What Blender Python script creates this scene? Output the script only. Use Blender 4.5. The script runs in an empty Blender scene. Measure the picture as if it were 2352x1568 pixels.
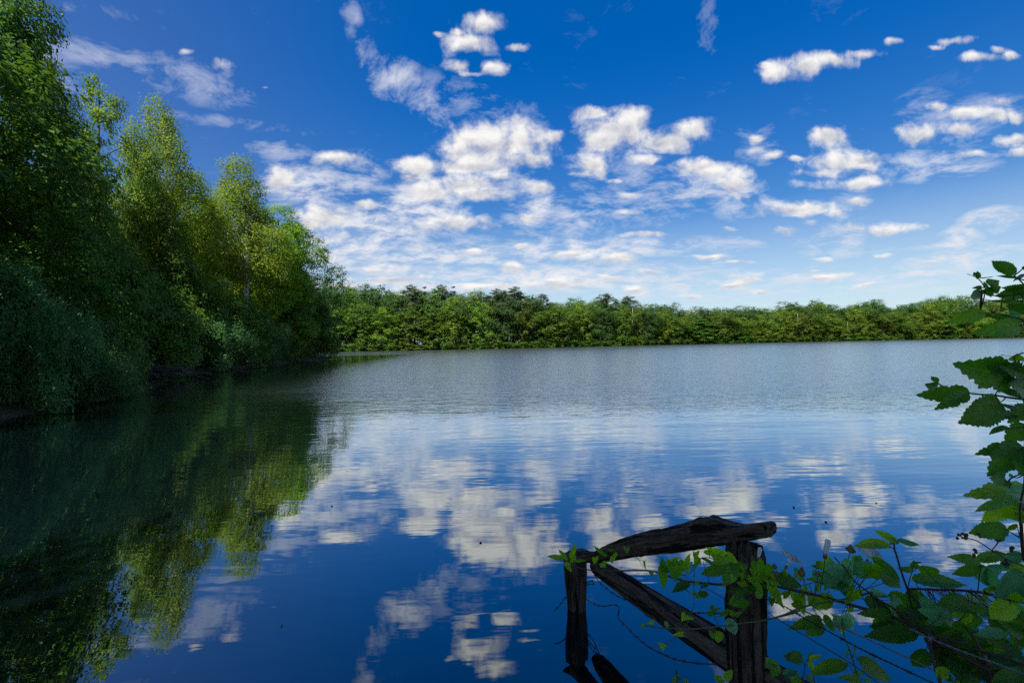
import bpy, math, random
import numpy as np
from mathutils import Vector, Matrix

sc = bpy.context.scene
COL = sc.collection
RNG = np.random.default_rng(11)
R = math.radians

# ------------------------------------------------------------------ camera
EYE = 2.0                       # metres above the lake
PITCH, ROLL = R(0.22), R(1.05)
fw = Vector((0, math.cos(PITCH), math.sin(PITCH)))
up0 = Vector((0, -math.sin(PITCH), math.cos(PITCH)))
rt0 = Vector((1, 0, 0))
rt = rt0 * math.cos(ROLL) - up0 * math.sin(ROLL)
up = up0 * math.cos(ROLL) + rt0 * math.sin(ROLL)
cd = bpy.data.cameras.new('camera')
cam = bpy.data.objects.new('camera', cd)
COL.objects.link(cam)
cam.matrix_world = Matrix(((rt.x, up.x, -fw.x, 0), (rt.y, up.y, -fw.y, 0), (rt.z, up.z, -fw.z, EYE), (0, 0, 0, 1)))
cd.sensor_width = 36
cd.lens = 16
cd.clip_start = 0.05
cd.clip_end = 8000
sc.camera = cam
FPX = 2352 * 16 / 36            # focal length in units of a 2352 px wide view


def ray(px, py):
    """Direction (unit forward component) through a point of the 2352 x 1568 view."""
    return fw + rt * ((px - 1176) / FPX) + up * ((784 - py) / FPX)


def at(px, py, d):
    """World point seen at (px, py), d metres away along the view axis."""
    return Vector((0, 0, EYE)) + ray(px, py) * d


# ------------------------------------------------------------------ light and exposure
SUN_EL, SUN_AZ = R(59), R(206)          # azimuth from +Y towards +X: behind the camera, to its left
to_sun = Vector((math.sin(SUN_AZ) * math.cos(SUN_EL), math.cos(SUN_AZ) * math.cos(SUN_EL), math.sin(SUN_EL)))
sd = bpy.data.lights.new('sun', 'SUN')
sd.energy = 5.0
sd.angle = R(0.5)
sd.color = (1.0, 0.93, 0.82)
sun = bpy.data.objects.new('sun', sd)
COL.objects.link(sun)
sun.rotation_euler = (-to_sun).to_track_quat('-Z', 'Y').to_euler()
sc.view_settings.view_transform = 'Standard'
sc.view_settings.look = 'None'
sc.view_settings.exposure = 0.97
sc.view_settings.gamma = 1
cy = sc.cycles
cy.max_bounces = 8
cy.diffuse_bounces = 4
cy.glossy_bounces = 3
cy.transmission_bounces = 4
cy.transparent_max_bounces = 4
cy.caustics_reflective = False
cy.caustics_refractive = False
cy.use_adaptive_sampling = True
cy.adaptive_threshold = 0.008
cy.use_denoising = False
cy.sample_clamp_indirect = 4.0
cy.denoiser = 'OPENIMAGEDENOISE'
cy.denoising_prefilter = 'ACCURATE'
sc.render.use_persistent_data = False


class NT:
    """Small helper for building node trees."""
    def __init__(s, tree):
        s.t = tree
        tree.nodes.clear()

    def n(s, kind, props=None, **ins):
        nd = s.t.nodes.new(kind)
        for k, v in (props or {}).items():
            setattr(nd, k, v)
        for k, v in ins.items():
            key = int(k[1:]) if k[0] == '_' and k[1:].isdigit() else k.replace('__', ' ')
            s.put(nd.inputs[key], v)
        return nd

    def put(s, sock, v):
        if isinstance(v, bpy.types.NodeSocket):
            s.t.links.new(v, sock)
        elif isinstance(v, bpy.types.Node):
            s.t.links.new(v.outputs[0], sock)
        else:
            sock.default_value = v

    def m(s, op, a, b=0.0, c=0.0, clamp=False):
        return s.n('ShaderNodeMath', {'operation': op, 'use_clamp': clamp}, _0=a, _1=b, _2=c).outputs[0]

    def v(s, op, a, b=(0, 0, 0), c=(0, 0, 0)):
        nd = s.n('ShaderNodeVectorMath', {'operation': op}, _0=a, _1=b, _2=c)
        return nd.outputs['Value' if op in ('LENGTH', 'DOT_PRODUCT', 'DISTANCE') else 'Vector']

    def mix(s, f, a, b, blend='MIX'):
        nd = s.t.nodes.new('ShaderNodeMix')
        nd.data_type = 'RGBA'
        nd.blend_type = blend
        s.put(nd.inputs[0], f)
        s.put(nd.inputs[6], a)
        s.put(nd.inputs[7], b)
        return nd.outputs[2]

    def step(s, x, lo, hi, a=0.0, b=1.0, kind='SMOOTHSTEP'):
        nd = s.n('ShaderNodeMapRange', {'interpolation_type': kind})
        for i, val in enumerate((x, lo, hi, a, b)):
            s.put(nd.inputs[i], val)
        return nd.outputs[0]

    def noise(s, vec, scale, detail=4, rough=0.5, dist=0.0, dim='3D'):
        nd = s.n('ShaderNodeTexNoise', {'noise_dimensions': dim}, Vector=vec, Scale=scale, Detail=detail, Roughness=rough, Distortion=dist)
        return nd


# ------------------------------------------------------------------ sky: graded Nishita sky with cumulus and cirrus
# cumulus: view position and half-axes (2352 x 1568 view); turned into directions of the sky below
CUMULUS = [
    (1140, 333, 105, 48), (1195, 330, 62, 44), (1055, 350, 55, 30), (1085, 322, 60, 26), (960, 385, 85, 26), (1080, 378, 130, 20), (1205, 365, 55, 22),
    (1065, 425, 110, 26), (1150, 402, 45, 14), (1100, 448, 80, 18), (930, 405, 40, 14), (990, 445, 60, 25),
    (1425, 300, 88, 40), (1475, 276, 38, 24), (1390, 322, 50, 22), (1585, 303, 58, 24), (1520, 325, 65, 22), (1600, 295, 40, 18),
    (1370, 258, 50, 19), (1385, 250, 26, 14), (1277, 312, 32, 16),
    (1795, 168, 55, 22), (1850, 152, 60, 22), (1915, 142, 62, 19), (1985, 127, 50, 11), (2055, 100, 24, 9), (1755, 150, 24, 9),
    (1080, 98, 60, 22), (1112, 58, 46, 22), (1055, 72, 22, 9), (1180, 108, 32, 12), (1132, 160, 36, 18), (1055, 152, 38, 16), (1085, 172, 40, 8), (1005, 78, 18, 8),
    (1360, 378, 50, 26), (1380, 398, 30, 14), (1335, 400, 30, 9), (1480, 368, 40, 15), (1610, 385, 62, 20), (1640, 400, 45, 16), (1690, 420, 46, 30),
    (1735, 345, 30, 11), (1765, 362, 40, 12), (1732, 318, 28, 12), (1420, 415, 26, 7), (1440, 450, 30, 9),
    (1905, 315, 42, 22), (1915, 378, 60, 26), (1970, 372, 42, 26), (1890, 398, 70, 9), (1985, 388, 40, 10), (1960, 424, 105, 16), (1830, 366, 24, 7),
    (1815, 478, 105, 18), (1840, 490, 45, 9), (1918, 491, 45, 13), (1855, 512, 26, 9), (1805, 530, 40, 12), (1950, 524, 62, 13), (2040, 528, 72, 15), (1975, 462, 32, 14),
    (2150, 247, 40, 11), (2290, 262, 60, 18), (2310, 228, 40, 12), (2220, 262, 50, 15), (2110, 308, 50, 22), (2205, 298, 44, 18), (2335, 270, 30, 16), (2330, 322, 40, 16),
    (2335, 348, 45, 13), (2240, 355, 52, 9), (2190, 95, 45, 11), (2255, 132, 62, 11), (2325, 126, 26, 9), (2290, 115, 22, 8), (2150, 108, 22, 7),
    (745, 498, 72, 26), (715, 505, 45, 22), (850, 470, 52, 13), (785, 368, 66, 16), (1040, 514, 98, 20), (1000, 525, 60, 16), (640, 410, 40, 24), (505, 146, 34, 17), (425, 124, 24, 10), (620, 203, 20, 5),
    (860, 620, 95, 13), (905, 640, 130, 12), (1290, 655, 90, 17), (1320, 650, 50, 15), (1400, 596, 76, 17), (1430, 592, 40, 14), (1310, 586, 90, 10), (1178, 617, 40, 15), (1202, 567, 26, 9), (1080, 580, 40, 8),
    (1220, 500, 40, 12), (1240, 430, 34, 16), (1110, 655, 90, 9), (1410, 637, 40, 8), (1465, 665, 38, 12), (1490, 624, 32, 9), (1732, 645, 44, 15), (1690, 657, 62, 8), (1640, 588, 75, 7), (1895, 636, 66, 10),
    (1895, 600, 20, 5), (2016, 588, 28, 7), (1998, 657, 52, 8), (1750, 676, 28, 6), (1590, 684, 36, 7), (1480, 540, 70, 7), (1690, 602, 50, 6), (1880, 622, 20, 4), (800, 660, 90, 10), (1560, 655, 26, 5), (1450, 490, 40, 9), (1666, 526, 22, 6),
]
# thin cirrus: position, half-axes, tilt (degrees), strength
CIRRUS = [
    (230, 130, 170, 30, 17, .5), (430, 185, 170, 40, 20, .42), (520, 185, 26, 52, 0, .5), (540, 285, 160, 14, 8, .36), (160, 20, 130, 20, 10, .3), (60, 120, 110, 60, 30, .45), (150, 190, 90, 40, 20, .5),
    (812, 50, 22, 50, -8, .5), (840, 130, 30, 70, -20, .5), (900, 180, 70, 45, 20, .8), (985, 250, 45, 60, -28, .75), (1060, 230, 190, 45, 15, .4),
    (640, 345, 70, 22, 14, .45), (690, 430, 110, 55, 10, .6), (800, 430, 110, 40, 0, .4), (830, 410, 60, 60, 0, .35), (800, 555, 120, 70, 0, .8), (950, 480, 110, 70, 0, .7), (880, 520, 160, 50, 0, .65),
    (1215, 470, 55, 70, 0, .6), (1010, 600, 260, 50, 0, .6), (1350, 570, 230, 26, 0, .7), (1330, 500, 90, 60, 0, .4), (1345, 465, 40, 60, 0, .35), (1600, 430, 180, 45, 12, .45),
    (1735, 330, 45, 60, 0, .35), (1690, 440, 70, 60, 0, .5), (1630, 70, 28, 75, 0, .28), (2150, 380, 130, 35, 0, .6), (2230, 280, 150, 50, -10, .55), (2130, 250, 70, 40, 0, .4),
    (2280, 505, 75, 26, -8, .7), (2205, 550, 70, 30, -28, .75), (2180, 600, 130, 30, -12, .75), (2110, 630, 130, 10, -6, .6), (2200, 572, 180, 12, 0, .4), (1960, 470, 50, 40, -30, .35), (1920, 560, 70, 40, -18, .4),
    (1450, 470, 120, 50, 0, .3), (1650, 560, 200, 20, 0, .3), (1800, 640, 300, 22, 0, .4), (1250, 640, 400, 34, 0, .65), (1000, 655, 300, 30, 0, .6), (2050, 650, 260, 22, 0, .35), (1600, 660, 300, 28, 0, .45),
]


def uv_of(px, py):
    d = ray(px, py)
    return d.x / d.y, d.z / d.y


world = bpy.data.worlds.new("World")
sc.world = world
world.use_nodes = True
world.cycles.sampling_method = 'MANUAL'
world.cycles.sample_map_resolution = 256


def build_world():
    N = NT(world.node_tree)
    tc = N.n('ShaderNodeTexCoord')
    dirv = tc.outputs['Generated']
    sky = N.n('ShaderNodeTexSky', {'sky_type': 'NISHITA', 'sun_disc': False, 'sun_elevation': SUN_EL, 'sun_rotation': SUN_AZ,
                                   'air_density': 1.0, 'dust_density': 0.4, 'ozone_density': 2.2})
    sep = N.n('ShaderNodeSeparateXYZ', Vector=dirv)
    x, y, z = sep.outputs
    zc = N.m('MAXIMUM', z, 0.0)
    # polarised, saturated grade: strongest high up, none at the horizon
    hi = N.step(zc, 0.0, 0.55, 0, 1, 'SMOOTHSTEP')
    tint = N.mix(hi, (0.74, 0.99, 1.13, 1), (0.0, 0.72, 1.56, 1))
    leftness = N.step(x, -0.80, -0.10, 1, 0)
    tint = N.mix(N.m('MULTIPLY', leftness, 0.75), tint, (0.62, 0.80, 1.22, 1))
    clear = N.mix(1.0, sky.outputs[0], tint, 'MULTIPLY')
    # pale haze low down
    clear = N.mix(N.step(zc, 0.0, 0.26, 0.74, 0.0, 'LINEAR'), clear, (7.6, 8.7, 9.5, 1))
    # sky-plane coordinates
    inv = N.m('DIVIDE', 1.0, N.m('MAXIMUM', y, 0.05))
    u = N.m('MULTIPLY', x, inv)
    v = N.m('MULTIPLY', z, inv)
    q = N.n('ShaderNodeCombineXYZ', X=u, Y=v).outputs[0]
    # puffs get smaller towards the horizon
    persp = N.m('DIVIDE', 1.0, N.m('ADD', zc, 0.22))
    pn = N.n('ShaderNodeCombineXYZ', X=N.m('MULTIPLY', u, 1.0), Y=N.m('MULTIPLY', N.m('LOGARITHM', N.m('ADD', N.m('MAXIMUM', v, 0), 0.12), 2.718), 0.62)).outputs[0]
    warp = N.noise(pn, 7.0, 2, 0.55, dim='2D')
    wv = N.v('MULTIPLY_ADD', warp.outputs['Color'], (0.05, 0.04, 0), (-0.025, -0.02, 0))
    qa = N.v('ADD', q, N.v('MULTIPLY', wv, (0.7, 0.55, 0)))
    puff = N.noise(N.v('ADD', pn, wv), 17.0, 6, 0.58, 0, '2D')
    puffu = N.noise(N.v('ADD', N.v('ADD', pn, wv), (0.012, -0.022, 0)), 17.0, 3, 0.6, 0, '2D')
    nz = N.m('SUBTRACT', puff.outputs[0], 0.5)
    # cirrus texture, drawn out along the wind
    lay = N.n('ShaderNodeCombineXYZ', X=N.m('MULTIPLY', x, persp), Y=N.m('MULTIPLY', N.m('MAXIMUM', y, 0), persp)).outputs[0]
    lw = N.noise(lay, 2.2, 2, 0.6, dim='2D')
    lay2 = N.v('ADD', lay, N.v('MULTIPLY_ADD', lw.outputs['Color'], (0.22, 0.22, 0), (-0.11, -0.11, 0)))
    mp = N.n('ShaderNodeMapping', Vector=lay2)
    mp.inputs['Rotation'].default_value = (0, 0, R(-28))
    mp.inputs['Scale'].default_value = (4.0, 5.0, 1)
    ci = N.noise(mp.outputs[0], 1.5, 6, 0.68, 0, '2D')
    cin = N.step(ci.outputs[0], 0.30, 0.74, 0.06, 1.15)

    def bank(name, entries, cirrus):
        """A node group holding the outlines of one bank of clouds: nearness to the nearest one, and the same a little higher up."""
        g = bpy.data.node_groups.new(name, 'ShaderNodeTree')
        g.interface.new_socket('q', in_out='INPUT', socket_type='NodeSocketVector')
        for nm in ('near', 'raised'):
            g.interface.new_socket(nm, in_out='OUTPUT', socket_type='NodeSocketFloat')
        G = NT(g)
        qq = G.n('NodeGroupInput').outputs[0]
        F = F2 = None
        for e in entries:
            uc, vc = uv_of(e[0], e[1])
            if not cirrus:
                sx, sy = FPX / (e[2] * 1.16), FPX / (e[3] * 1.22)
                thin = 0.42 if e[1] < 210 and e[0] < 700 else (0.22 if e[3] < 15 else (0.1 if e[3] < 20 else 0.0))      # small scraps stay translucent
                l1 = G.m('ADD', G.v('LENGTH', G.v('MULTIPLY_ADD', qq, (sx, sy, 0), (-uc * sx, -vc * sy, 0))), thin)
                l2 = G.m('ADD', G.v('LENGTH', G.v('MULTIPLY_ADD', qq, (sx, sy, 0), (-uc * sx + .12, -vc * sy - 0.5, 0))), thin)
                F = l1 if F is None else G.m('MINIMUM', F, l1)
                F2 = l2 if F2 is None else G.m('MINIMUM', F2, l2)
            else:
                rx_, ry_ = e[2] / FPX * 1.3, e[3] / FPX * 1.35
                a = R(-e[4])
                ca, sa = math.cos(a), math.sin(a)
                du = G.v('SUBTRACT', qq, (uc, vc, 0))
                ax = G.v('DOT_PRODUCT', du, (ca / rx_, sa / rx_, 0))
                ay = G.v('DOT_PRODUCT', du, (-sa / ry_, ca / ry_, 0))
                r2 = G.m('MULTIPLY_ADD', ax, ax, G.m('MULTIPLY', ay, ay))
                w = G.m('MULTIPLY', G.m('SUBTRACT', 1.0, r2, clamp=True), e[5] * (1.35 if e[1] > 350 else 0.85))
                F = w if F is None else G.m('MAXIMUM', F, w)
        o = G.n('NodeGroupOutput')
        G.put(o.inputs[0], F)
        if F2 is not None:
            G.put(o.inputs[1], F2)
        return N.n('ShaderNodeGroup', {'node_tree': g}, _0=qa).outputs

    def strip(lo, hi_):
        """The sky between two bearings, with the clouds that reach into it."""
        F = F2 = C = None
        cu = [e for e in CUMULUS if lo < uv_of(e[0] + e[2] * 1.7 + 70, e[1])[0] and uv_of(e[0] - e[2] * 1.7 - 70, e[1])[0] < hi_]
        ci_ = [e for e in CIRRUS if lo < uv_of(e[0] + max(e[2:4]) * 1.4 + 70, e[1])[0] and uv_of(e[0] - max(e[2:4]) * 1.4 - 70, e[1])[0] < hi_]
        for k in range(0, len(cu), 16):
            o = bank('cumulus bank', cu[k:k + 16], False)
            F = o[0] if F is None else N.m('MINIMUM', F, o[0])
            F2 = o[1] if F2 is None else N.m('MINIMUM', F2, o[1])
        for k in range(0, len(ci_), 12):
            o = bank('cirrus bank', ci_[k:k + 12], True)
            C = o[0] if C is None else N.m('MAXIMUM', C, o[0])
        a_ci = N.m('SUBTRACT', N.m('MULTIPLY', C, N.m('MULTIPLY_ADD', cin, 0.95, 0.25)), N.m('MULTIPLY', N.m('SUBTRACT', 1.0, cin), 0.22), clamp=True)
        col = N.mix(a_ci, clear, (7.6, 7.9, 8.7, 1))
        dens = N.m('MULTIPLY_ADD', nz, 1.9, N.m('SUBTRACT', 1.0, F))
        lit = N.m('SUBTRACT', F, F2)                       # >0 towards the lit top
        alpha = N.step(N.m('MULTIPLY_ADD', lit, 0.20, dens), -0.16, 0.80, 0, 0.98)
        t = N.m('ADD', N.m('MULTIPLY_ADD', lit, 0.8, 0.72), N.m('MULTIPLY', relief, 1.3), clamp=True)
        ccol = N.mix(t, (5.2, 5.3, 6.0, 1), (9.8, 9.6, 9.3, 1))
        return N.n('ShaderNodeBackground', Color=N.mix(alpha, col, ccol), Strength=0.051).outputs[0]

    def either(fac, a, b):
        m_ = N.n('ShaderNodeMixShader')
        for i, s_ in enumerate((fac, a, b)):
            N.put(m_.inputs[i], s_)
        return m_.outputs[0]

    relief = N.m('SUBTRACT', puff.outputs[0], puffu.outputs[0])
    west = either(N.m('GREATER_THAN', u, -0.14), strip(-9, -0.14), strip(-0.14, 0.2))
    east = either(N.m('GREATER_THAN', u, 0.62), strip(0.2, 0.62), strip(0.62, 9))
    ahead = either(N.m('GREATER_THAN', u, 0.2), west, east)
    behind = N.n('ShaderNodeBackground', Color=N.mix(0.25, clear, (7, 7.1, 7.4, 1)), Strength=0.051).outputs[0]
    ms = either(N.m('GREATER_THAN', N.m('MINIMUM', N.m('SUBTRACT', y, 0.12), N.m('ADD', z, 0.05)), 0.0), behind, ahead)
    out = N.n('ShaderNodeOutputWorld')
    N.put(out.inputs[0], ms)


build_world()


# ------------------------------------------------------------------ helpers for objects
def tag(o, label=None, cat=None, group=None, kind=None):
    for k, v in (('label', label), ('category', cat), ('group', group), ('kind', kind)):
        if v:
            o[k] = v
    return o


def empty(name, loc, rz=0.0, scale=1.0):
    o = bpy.data.objects.new(name, None)
    o.empty_display_size = 0.2
    o.location = loc
    o.rotation_euler = (0, 0, rz)
    o.scale = (scale, scale, scale) if not hasattr(scale, '__len__') else scale
    COL.objects.link(o)
    return o


def link(name, mesh, parent=None):
    o = bpy.data.objects.new(name, mesh)
    COL.objects.link(o)
    if parent is not None:
        o.parent = parent
    return o


def mesh_from(name, V, F, mat, smooth=True, tone=None, uv=None):
    """V (n,3); F list of index tuples or an (m,4)/(m,3) array; tone per face; uv per vertex."""
    me = bpy.data.meshes.new(name)
    V = np.asarray(V, dtype=np.float32)
    if isinstance(F, np.ndarray):
        m, k = F.shape
        tot = np.full(m, k, dtype=np.int32)
        flat = F.astype(np.int32).ravel()
    else:
        tot = np.array([len(f) for f in F], dtype=np.int32)
        flat = np.array([i for f in F for i in f], dtype=np.int32)
    start = np.concatenate(([0], np.cumsum(tot)[:-1])).astype(np.int32)
    me.vertices.add(len(V))
    me.vertices.foreach_set('co', V.ravel())
    me.loops.add(len(flat))
    me.loops.foreach_set('vertex_index', flat)
    me.polygons.add(len(tot))
    me.polygons.foreach_set('loop_start', start)
    if smooth:
        me.polygons.foreach_set('use_smooth', np.ones(len(tot), dtype=bool))
    if tone is not None:
        at_ = me.attributes.new('tone', 'FLOAT', 'FACE')
        at_.data.foreach_set('value', np.asarray(tone, dtype=np.float32))
    if uv is not None:
        ul = me.uv_layers.new(name='UVMap')
        ul.data.foreach_set('uv', np.asarray(uv, dtype=np.float32)[flat].ravel())
    me.update(calc_edges=True)
    me.validate()
    if mat is not None:
        me.materials.append(mat)
    return me


class MB:
    """Collects tubes and sheets into ONE mesh."""
    def __init__(s):
        s.V, s.F, s.T, s.U, s.n = [], [], [], [], 0

    def add(s, V, F, tone=0.5, U=None):
        V = np.asarray(V, dtype=float)
        s.V.append(V)
        s.F += [tuple(i + s.n for i in f) for f in F]
        s.T += [tone] * len(F)
        s.U.append(np.zeros((len(V), 2)) if U is None else np.asarray(U, dtype=float))
        s.n += len(V)

    def tube(s, pts, rad, k=8, cap=True, tone=0.5, lump=0.0, rng=None):
        P = np.asarray([tuple(p) for p in pts], dtype=float)
        n = len(P)
        rad = np.broadcast_to(np.asarray(rad, dtype=float), (n,)) if np.ndim(rad) <= 1 else rad
        T = np.gradient(P, axis=0)
        T /= np.linalg.norm(T, axis=1)[:, None] + 1e-9
        ref = np.array([0, 0, 1.0]) if abs(T[0][2]) < 0.9 else np.array([1.0, 0, 0])
        a = np.cross(T[0], ref)
        a /= np.linalg.norm(a)
        V, U = [], []
        L = np.concatenate(([0], np.cumsum(np.linalg.norm(np.diff(P, axis=0), axis=1))))
        ph = np.arange(k) * 2 * math.pi / k
        lob = 1 + lump * (np.sin(ph * 2 + 1.1) * .5 + np.sin(ph * 3 + 4.2) * .5) if lump else np.ones(k)
        for i in range(n):
            a = a - T[i] * np.dot(a, T[i])
            a /= np.linalg.norm(a) + 1e-9
            b = np.cross(T[i], a)
            r = rad[i] * lob
            if lump and rng is not None:
                r = r * (1 + lump * 0.5 * rng.standard_normal(k))
            V.append(P[i] + np.outer(np.cos(ph) * r, a) + np.outer(np.sin(ph) * r, b))
            U.append(np.stack((ph / (2 * math.pi), np.full(k, L[i])), 1))
        F = []
        for i in range(n - 1):
            for j in range(k):
                j2 = (j + 1) % k
                F.append((i * k + j, i * k + j2, (i + 1) * k + j2, (i + 1) * k + j))
        if cap:
            F.append(tuple(range(k - 1, -1, -1)))
            F.append(tuple((n - 1) * k + j for j in range(k)))
        s.add(np.concatenate(V), F, tone, np.concatenate(U))

    def mesh(s, name, mat, smooth=True, uv=False):
        return mesh_from(name, np.concatenate(s.V), s.F, mat, smooth, s.T, np.concatenate(s.U) if uv else None)

    def build(s, name, mat, parent=None, smooth=True, uv=False):
        return link(name, s.mesh(name, mat, smooth, uv), parent)


def curve_pts(ctrl, n=24):
    """Catmull-Rom through control points."""
    P = np.array([tuple(c) for c in ctrl], dtype=float)
    P = np.concatenate(([2 * P[0] - P[1]], P, [2 * P[-1] - P[-2]]))
    m = len(P) - 3
    out = []
    for t in np.linspace(0, m - 1e-6, n):
        i = int(t)
        f = t - i
        a, b, c, d = P[i:i + 4]
        out.append(0.5 * ((2 * b) + (c - a) * f + (2 * a - 5 * b + 4 * c - d) * f * f + (3 * b - a - 3 * c + d) * f ** 3))
    return np.array(out)


# ------------------------------------------------------------------ materials
def new_mat(name):
    m = bpy.data.materials.new(name)
    m.use_nodes = True
    return m, NT(m.node_tree)


def leaf_mat(name, dark, light, trans=0.27, rough=0.5, transcol=None, spec=0.1):
    """Foliage seen from afar: per-leaf tone between two greens, light passing through the blade."""
    m, N = new_mat(name)
    t = N.n('ShaderNodeAttribute', {'attribute_name': 'tone'}).outputs['Fac']
    oi = N.n('ShaderNodeObjectInfo').outputs['Random']
    col = N.mix(t, (*dark, 1), (*light, 1))
    hsv = N.n('ShaderNodeHueSaturation', Color=col, Hue=N.m('MULTIPLY_ADD', oi, 0.035, 0.4825), Saturation=1.0, Value=N.m('MULTIPLY_ADD', oi, 0.35, 0.82))
    c = hsv.outputs[0]
    p = N.n('ShaderNodeBsdfPrincipled', Base__Color=c, Roughness=rough)
    p.inputs['Specular IOR Level'].default_value = spec
    tr = N.n('ShaderNodeBsdfTranslucent', Color=N.mix(0.6, c, (*(transcol or (light[0] * 1.2, light[1] * 1.45, light[2])), 1)))
    ms = N.n('ShaderNodeMixShader', _0=trans, _1=p.outputs[0], _2=tr.outputs[0])
    N.n('ShaderNodeOutputMaterial', Surface=ms.outputs[0])
    return m


def bark_mat(name, dark, light, scale=6.0, stretch=0.25, rough=0.9, bump=0.6):
    m, N = new_mat(name)
    co = N.n('ShaderNodeTexCoord').outputs['Object']
    mp = N.n('ShaderNodeMapping', Vector=co)
    mp.inputs['Scale'].default_value = (1, 1, stretch)
    nz = N.noise(mp.outputs[0], scale, 6, 0.65, 0.4)
    f = N.step(nz.outputs[0], 0.32, 0.68, 0, 1)
    p = N.n('ShaderNodeBsdfPrincipled', Base__Color=N.mix(f, (*dark, 1), (*light, 1)), Roughness=rough)
    b = N.n('ShaderNodeBump', Strength=bump, Distance=0.03, Height=nz.outputs[0])
    N.put(p.inputs['Normal'], b)
    N.n('ShaderNodeOutputMaterial', Surface=p.outputs[0])
    return m


M = {}
M['leaf_alder'] = leaf_mat('alder leaves', (0.042, 0.135, 0.012), (0.215, 0.300, 0.016))
M['leaf_dark'] = leaf_mat('dark oak leaves', (0.026, 0.108, 0.018), (0.135, 0.225, 0.022))
M['leaf_lime'] = leaf_mat('light leaves', (0.085, 0.175, 0.008), (0.250, 0.350, 0.016))
M['leaf_birch'] = leaf_mat('birch leaves', (0.095, 0.165, 0.012), (0.225, 0.315, 0.026), 0.33)
M['leaf_willow'] = leaf_mat('willow leaves', (0.030, 0.098, 0.026), (0.105, 0.200, 0.054), 0.3)
M['far_mid'] = leaf_mat('mid green far leaves', (0.026, 0.078, 0.012), (0.115, 0.195, 0.022), 0.3)
M['far_light'] = leaf_mat('light green far leaves', (0.048, 0.108, 0.012), (0.170, 0.250, 0.024), 0.3)
M['far_dark'] = leaf_mat('dark green far leaves', (0.018, 0.054, 0.016), (0.068, 0.130, 0.028), 0.28)
M['far_olive'] = leaf_mat('olive birch leaves', (0.050, 0.092, 0.014), (0.140, 0.195, 0.030), 0.3)
M['leaf_pine'] = leaf_mat('pine needles', (0.028, 0.058, 0.022), (0.075, 0.110, 0.036), 0.12)
M['bark'] = bark_mat('grey brown bark', (0.035, 0.028, 0.020), (0.15, 0.125, 0.095))
M['bark_birch'] = bark_mat('white birch bark', (0.10, 0.09, 0.08), (0.72, 0.68, 0.60), 2.2, 1.6)
M['bark_pine'] = bark_mat('orange pine bark', (0.10, 0.045, 0.022), (0.33, 0.15, 0.07))
M['bark_dead'] = bark_mat('bleached dead wood', (0.22, 0.19, 0.15), (0.45, 0.40, 0.33))

# ------------------------------------------------------------------ lake and ground
LAKE = [(0.4, 1.35), (-1.6, 1.1), (-5, 1.5), (-11, 5.5), (-15.2, 13.0), (-17.6, 20.5), (-23.5, 27), (-26, 32), (-26.6, 43.5), (-28.6, 56), (-29.2, 70), (-30.2, 78),
        (-35, 88), (-52, 110), (-75, 135), (-74, 163), (-62, 166), (-30, 168), (0, 173), (40, 192), (86, 213), (160, 228), (277, 246), (360, 250), (520, 262), (640, 180), (560, 40), (300, -40), (120, -38), (40, -14),
        (14, -4), (6, -0.6), (2.6, 0.5), (1.2, 1.0)]


def lake_sd(X, Y):
    """Signed distance to the shore, negative on the water."""
    A = np.array(LAKE, dtype=float)
    B = np.roll(A, -1, axis=0)
    d = np.full(X.shape, 1e9)
    inside = np.zeros(X.shape, dtype=bool)
    for (ax, ay), (bx, by) in zip(A, B):
        ex, ey = bx - ax, by - ay
        t = np.clip(((X - ax) * ex + (Y - ay) * ey) / (ex * ex + ey * ey), 0, 1)
        d = np.minimum(d, np.hypot(X - ax - t * ex, Y - ay - t * ey))
        cr = (ay > Y) != (by > Y)
        xi = ax + (Y - ay) / np.where(by == ay, 1e-9, by - ay) * ex
        inside ^= cr & (X < xi)
    return np.where(inside, -d, d)


def ground_z(X, Y):
    sd_ = lake_sd(np.asarray(X, float), np.asarray(Y, float))
    bumpy = 0.10 * np.sin(X * 0.9 + 1.3 * np.sin(Y * 0.7)) + 0.06 * np.sin(Y * 2.1 + X)
    land = np.clip(sd_ * 0.28, 0, 0.34) + np.clip((sd_ - 3) * 0.03, 0, 2.0) + bumpy * np.clip(sd_ * 0.4, 0, 1)
    return np.where(sd_ > 0, land + 0.02, np.clip(sd_ * 0.35, -2.2, 0) - 0.02)


def build_ground():
    rings = np.concatenate(([0.0], np.geomspace(0.3, 2600, 190)))
    k = 300
    th = np.linspace(0, 2 * math.pi, k, endpoint=False)
    X = np.outer(rings, np.sin(th))
    Y = np.outer(rings, np.cos(th))
    Z = ground_z(X, Y)
    V = np.stack((X, Y, Z), -1).reshape(-1, 3)
    i, j = np.meshgrid(np.arange(len(rings) - 1), np.arange(k), indexing='ij')
    j2 = (j + 1) % k
    F = np.stack((i * k + j, i * k + j2, (i + 1) * k + j2, (i + 1) * k + j), -1).reshape(-1, 4)[:, ::-1].copy()
    m, N = new_mat('earth and low growth')
    co = N.n('ShaderNodeTexCoord').outputs['Object']
    n1 = N.noise(co, 1.3, 6, 0.6)
    n2 = N.noise(co, 14.0, 4, 0.6)
    c = N.mix(N.step(n1.outputs[0], 0.4, 0.6), (0.045, 0.034, 0.022, 1), (0.030, 0.050, 0.014, 1))
    c = N.mix(N.m('MULTIPLY', n2.outputs[0], 0.5), c, (0.075, 0.060, 0.038, 1))
    p = N.n('ShaderNodeBsdfPrincipled', Base__Color=c, Roughness=0.95)
    N.put(p.inputs['Normal'], N.n('ShaderNodeBump', Strength=0.7, Distance=0.05, Height=n2.outputs[0]))
    N.n('ShaderNodeOutputMaterial', Surface=p.outputs[0])
    tag(link('ground', mesh_from('ground', V, F, m)), kind='structure')


build_ground()


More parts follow.
